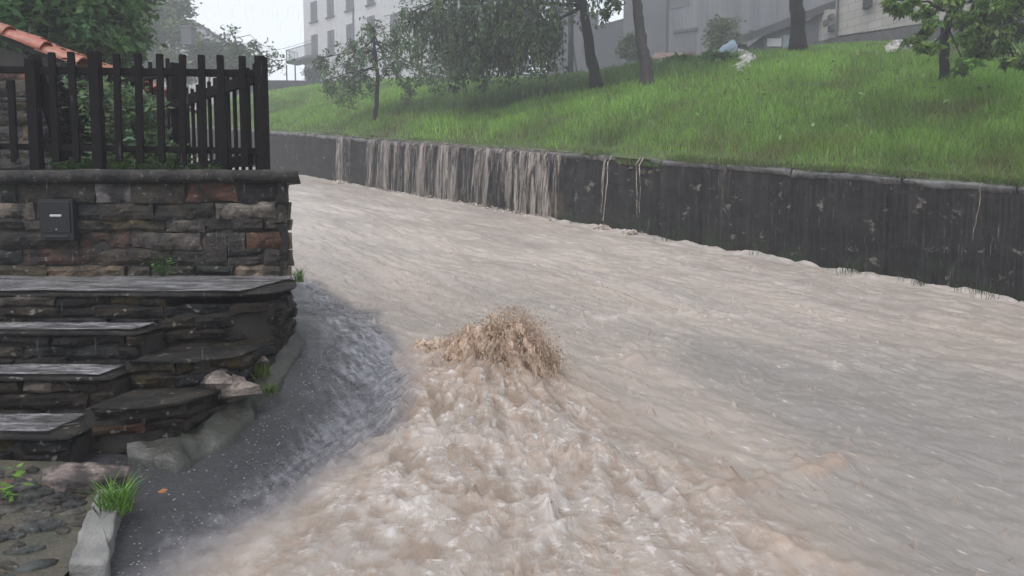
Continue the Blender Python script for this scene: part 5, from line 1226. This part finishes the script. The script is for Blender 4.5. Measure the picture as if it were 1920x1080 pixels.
# rubble heaps, tarpaulin, small items
def heap(pixels, t, n, s_, mat, label, spread=.4):
    rh = np.random.default_rng(n); mb = MB()
    for i in range(n):
        k = rh.random()*(len(pixels)-1); j = int(k); a_ = np.array(pixels[j]); b_ = np.array(pixels[min(j+1, len(pixels)-1)]); p_ = a_+(b_-a_)*(k-j)+rh.normal(0, 2.0, 2)
        x_, y_, z_ = hm(p_[0], p_[1]+3); 
        if y_ > 40: x_, y_, z_ = ray(p_[0], p_[1], t)
        r_ = s_*rh.uniform(.5, 1.3); V = []; 
        for th in np.linspace(0, 2*np.pi, 7)[:-1]:
            for ph in (-.6, .2, .9): q_ = r_*(1+.3*rh.normal()); V.append((x_+math.cos(th)*math.cos(ph)*q_, y_+math.sin(th)*math.cos(ph)*q_, z_+.1+math.sin(ph)*q_*.7))
        V.append((x_, y_, z_+.1+r_*.75)); F = []
        for i_ in range(6):
            for j_ in range(2): F.append((i_*3+j_, ((i_+1) % 6)*3+j_, ((i_+1) % 6)*3+j_+1, i_*3+j_+1))
            F.append((i_*3+2, ((i_+1) % 6)*3+2, 18))
        g_ = rh.uniform(.6, 1.2); mb.add(V, F, (g_, g_, g_))
    mb.build('rubble_heap', mat, None, label=label, cat='rubble', group='pale rubble heaps at the top of the meadow')
heap([(1395, 108), (1405, 118), (1385, 132)], 28, 60, .14, M['white_r'], 'long pale rubble heap spilling down the meadow left of the lean-to')
heap([(1225, 128), (1245, 122), (1255, 120)], 26, 26, .12, M['white_r'], 'small pale rubble heap beside the right old trunk below the hut')
heap([(1668, 95), (1680, 88), (1700, 92)], 24, 18, .13, M['white_r'], 'white broken pieces in the grass in front of the block building')
mb = MB(); a, b_ = hm(1350, 108), hm(1400, 103); n = 18
def tp(i, j):
    s_, r_ = i/(n-1), j/6; X__ = a[0]+(b_[0]-a[0])*s_; Y__ = a[1]+1+(b_[1]-a[1])*s_+r_*1.2; return (X__, Y__, max(a[2], b_[2])+.2+.3*s_+.22*math.sin(math.pi*r_)+.12*float(fbm(X__*2, Y__*2, 0, 3)))
mb.add([tp(i, j) for i in range(n) for j in range(7)]+[(p_[0], p_[1], p_[2]-.9) for p_ in [tp(i, 0) for i in range(n)]], [(i*7+j, (i+1)*7+j, (i+1)*7+j+1, i*7+j+1) for i in range(n-1) for j in range(6)]+[(n*7+i, n*7+i+1, (i+1)*7, i*7) for i in range(n-1)])
mb.build('tarpaulin', M['blue'], None, True, label='crumpled pale blue tarpaulin left of the lean-to', cat='tarpaulin')
a = hm(1192, 122); mb = MB(); n = 12
for z_, r_ in ((0, .2), (.5, .26)): pass
mb.tube([(a[0], a[1]+2, a[2]-.1), (a[0], a[1]+2, a[2]+.1), (a[0], a[1]+2, a[2]+.35), (a[0], a[1]+2, a[2]+.38)], [.11, .13, .12, .10], 14); mb.build('barrel', M['blue'], None, True, label='blue barrel beside the right old trunk', cat='barrel')
def bush(px, py, w_, h_, lb_, col, t=None, seed=1, name='bush'):
    g_ = hm(px, py+h_*.8); T_ = t or g_[1]; x_, y_, z_ = ray(px, py, T_); zb = min(g_[2], z_) if not t else z_-h_*T_/1387
    tree(name, (x_, y_, zb), [(x_, y_, zb), (x_, y_, (zb+z_)/2), (x_, y_, z_)], .04, True, [clump(px, py, T_, w_, h_, 1.6, w_*T_/1387*.8)], lb_, 'bush', 'bushes at the top of the meadow', leaf=.13, col=col, perclump=100, seed=seed)
bush(1355, 70, 28, 30, 'pale yellow green bush against the barn, above the blue tarpaulin', (.10, .13, .05), 33, 41)
bush(1345, 116, 30, 12, 'low green bush in front of the blue tarpaulin', (.05, .12, .035), None, 42)
bush(1275, 122, 22, 9, 'low green bush in front of the small hut', (.06, .13, .035), None, 43)
bush(1180, 92, 16, 22, 'thin pale bush left of the right old trunk', (.08, .11, .05), 34, 44)
bush(1390, 100, 14, 8, 'dark bush at the foot of the lean-to beside the tarpaulin', (.02, .035, .02), 30, 45)
bush(585, 138, 16, 10, 'dark small bush at the foot of the apartment building', (.03, .045, .03), 58, 46)
bush(1800, 88, 26, 12, 'dark green bush behind the bright leafed tree', (.03, .07, .03), 22, 47)
bush(850, 120, 60, 40, 'large grey green misty bush behind the hanging crown', (.06, .09, .05), 36, 48, 'tall_bush')
bush(790, 60, 50, 60, 'tall pale misty tree mass left of the hanging crown', (.07, .12, .06), 38, 49, 'tall_bush')
# utility pole, wires and far fence posts
b_ = hm(1070, 145); T = b_[1]+1.5; x_ = ray(1070, 100, T)[0]; zb = float(zmead(np.float64(x_), np.float64(T)))
up = empty('utility_pole', (x_, T, zb), 'dark upright utility pole left of the leaning tree trunk', 'pole')
mb = MB(); mb.tube([(x_, T, zb-.2), (x_, T, zb+3), (x_, T, zb+7.5)], [.115, .10, .08], 12); mb.build('pole', M['dgrey'], up, True)
mb = MB(); mb.beam((x_+.28, T, zb-.1), (x_+.03, T, zb+1.5), .06, .06); mb.build('brace', M['dgrey'], up)
mb = MB(); mb.beam((x_-.6, T, zb+7.1), (x_+.6, T, zb+7.1), .08, .08)
for k in (-.5, 0, .5): mb.tube([(x_+k, T, zb+7.14), (x_+k, T, zb+7.3)], .035, 8)
mb.build('crossarm', M['dgrey'], up)
mb = MB(); a, b_ = Vector(ray(405, 98, 60)), Vector(ray(590, 73, 67)); pts = [a.lerp(b_, k/12)+Vector((0, 0, -.5*math.sin(math.pi*k/12))) for k in range(13)]; mb.tube(pts, .022, 4)
mb.build('overhead_wire', M['dgrey'], None, label='thin overhead wire crossing the white sky to the apartment building', cat='wire')
for px, lb_ in [(538, 'thin distant fence post, left one of two in the mist'), (554, 'thin distant fence post nearest the apartment building')]:
    q_ = ray(px, 158, 52); mb = MB(); mb.tube([(q_[0], 52, q_[2]-.5), (q_[0], 52, ray(px, 122, 52)[2])], .05, 6); mb.build('fence_post', M['dgrey'], None, label=lb_, cat='post', group='distant posts in the mist')
fwl = empty('garden_wall', (*ray(540, 156, 50)[:2], 7), 'low dark wall at the far left edge of the meadow', 'wall')
block(fwl, 'wall', M['dgrey'], ray(450, 150, 51)[:2], ray(640, 150, 57)[:2], .5, ray(450, 175, 51)[2], ray(450, 150, 51)[2], ray(640, 151, 57)[2])
# parked car mostly hidden by the crest
q_ = hm(960, 150); T = 44.; cx_, _, cz_ = ray(990, 148, T); car = empty('parked_car', (cx_, T, cz_-1.2), 'pale car with only its roof and windows showing over the grass crest', 'car')
def loft(mb, secs, closed=True, c=None):
    n = len(secs[0]); V = [q for s_ in secs for q in s_]; F = [(i*n+k, i*n+(k+1) % n, (i+1)*n+(k+1) % n, (i+1)*n+k) for i in range(len(secs)-1) for k in range(n)]
    F.append(tuple(range(n-1, -1, -1))); F.append(tuple((len(secs)-1)*n+k for k in range(n))); mb.add(V, F, c)
def sec(x, w_, z0, z1, tw=1.): return [(cx_+x, T-w_, cz_+z0), (cx_+x, T+w_, cz_+z0), (cx_+x, T+w_*tw, cz_+z1-.06), (cx_+x, T+w_*tw*.8, cz_+z1), (cx_+x, T-w_*tw*.8, cz_+z1), (cx_+x, T-w_*tw, cz_+z1-.06)]
M['cara'] = simple('pale car paint', (.40, .47, .50), .25, .05, 2, 0.); M['cglass'] = simple('car glass', (.03, .05, .055), .1, .1, 2, 0)
mb = MB(); loft(mb, [sec(-1.95, .7, -1.0, -.55), sec(-1.8, .83, -1.05, -.40), sec(-1., .86, -1.05, -.30), (sec(1.2, .86, -1.05, -.30)), sec(1.85, .83, -1.05, -.38), sec(1.95, .7, -.95, -.5)]); mb.build('body', M['cara'], car, True)
mb = MB(); loft(mb, [sec(-1.15, .78, -.32, -.22, .9), sec(-.55, .76, -.32, .17, .8), sec(.7, .76, -.32, .19, .8), sec(1.35, .78, -.32, -.2, .9)]); mb.build('cabin', M['cglass'], car, True)
mb = MB(); loft(mb, [sec(-.7, .60, .13, .19, .95), sec(-.5, .63, .17, .24, .95), sec(.6, .63, .17, .25, .95), sec(.85, .6, .12, .2, .95)]); mb.build('roof', M['cara'], car, True)
for sx in (-1.25, 1.25):
    for sy in (-.8, .8):
        mb = MB(); mb.tube([(cx_+sx, T+sy-.1, cz_-1.), (cx_+sx, T+sy+.1, cz_-1.)], .31, 18); w_ = mb.build('wheel', M['dark'], car, False)
        mb = MB(); mb.tube([(cx_+sx, T+sy-.11, cz_-1.), (cx_+sx, T+sy+.11, cz_-1.)], .19, 14); mb.build('rim', M['metal_l'], w_)
# ---------------------------------------------------------------- falling rain
m, t, b, out = newmat('raindrops'); N = NT(t)
b.inputs['Base Color'].default_value = (.8, .8, .85, 1); b.inputs['Roughness'].default_value = .2
tr = N.n('ShaderNodeBsdfTransparent'); mx = N.n('ShaderNodeMixShader'); mx.inputs[0].default_value = .11
L(t, tr.outputs[0], mx.inputs[1]); L(t, b.outputs[0], mx.inputs[2]); L(t, mx.outputs[0], out.inputs[0]); M['rain'] = m
rr_ = np.random.default_rng(77); n = 12000
tt = 3+22*rr_.random(n)**.8; x = rr_.uniform(-.85, .85, n)*tt; zt_ = 1.5+rr_.uniform(-.45, .42, n)*tt
k = zt_ > zroad(x, tt)+.3; x, tt, zt_ = x[k], tt[k], zt_[k]; n = len(x); hh = rr_.uniform(.03, .09, n)*(1+tt/12); ww = .0010*(1+tt/8)
P = np.zeros((n, 6, 3)); th = np.array([0, 2.09, 4.19])
for i in range(3): P[:, i] = np.stack([x+np.cos(th[i])*ww, tt+np.sin(th[i])*ww, zt_], -1)
P[:, 3] = np.stack([x, tt, zt_-hh*.5], -1); P[:, 4] = np.stack([x+.03*hh, tt, zt_+hh*.5], -1); P[:, 5] = P[:, 4]
i = np.arange(n)[:, None]*6; F = np.concatenate([np.concatenate([i+a_, i+b_, i+c_], 1) for a_, b_, c_ in [(0, 1, 4), (1, 2, 4), (2, 0, 4), (1, 0, 3), (2, 1, 3), (0, 2, 3)]], 0)
tag(mesh_np('rain', P.reshape(-1, 3), F, M['rain']), 'falling raindrops', 'rain', kind='stuff')
# ---------------------------------------------------------------- haze
m = bpy.data.materials.new('rain mist'); m.use_nodes = True; t = m.node_tree; t.nodes.clear()
o_ = t.nodes.new('ShaderNodeOutputMaterial'); v_ = t.nodes.new('ShaderNodeVolumePrincipled'); v_.inputs['Color'].default_value = (.90, .92, .97, 1)
v_.inputs['Density'].default_value = HAZE; v_.inputs['Anisotropy'].default_value = .2; t.links.new(v_.outputs[0], o_.inputs['Volume'])
mb = MB(); mb.box(-960, 960, -960, 960, -7, 34); mb.build('haze', m, None, kind='stuff', label='pale rain mist filling the air', cat='mist')
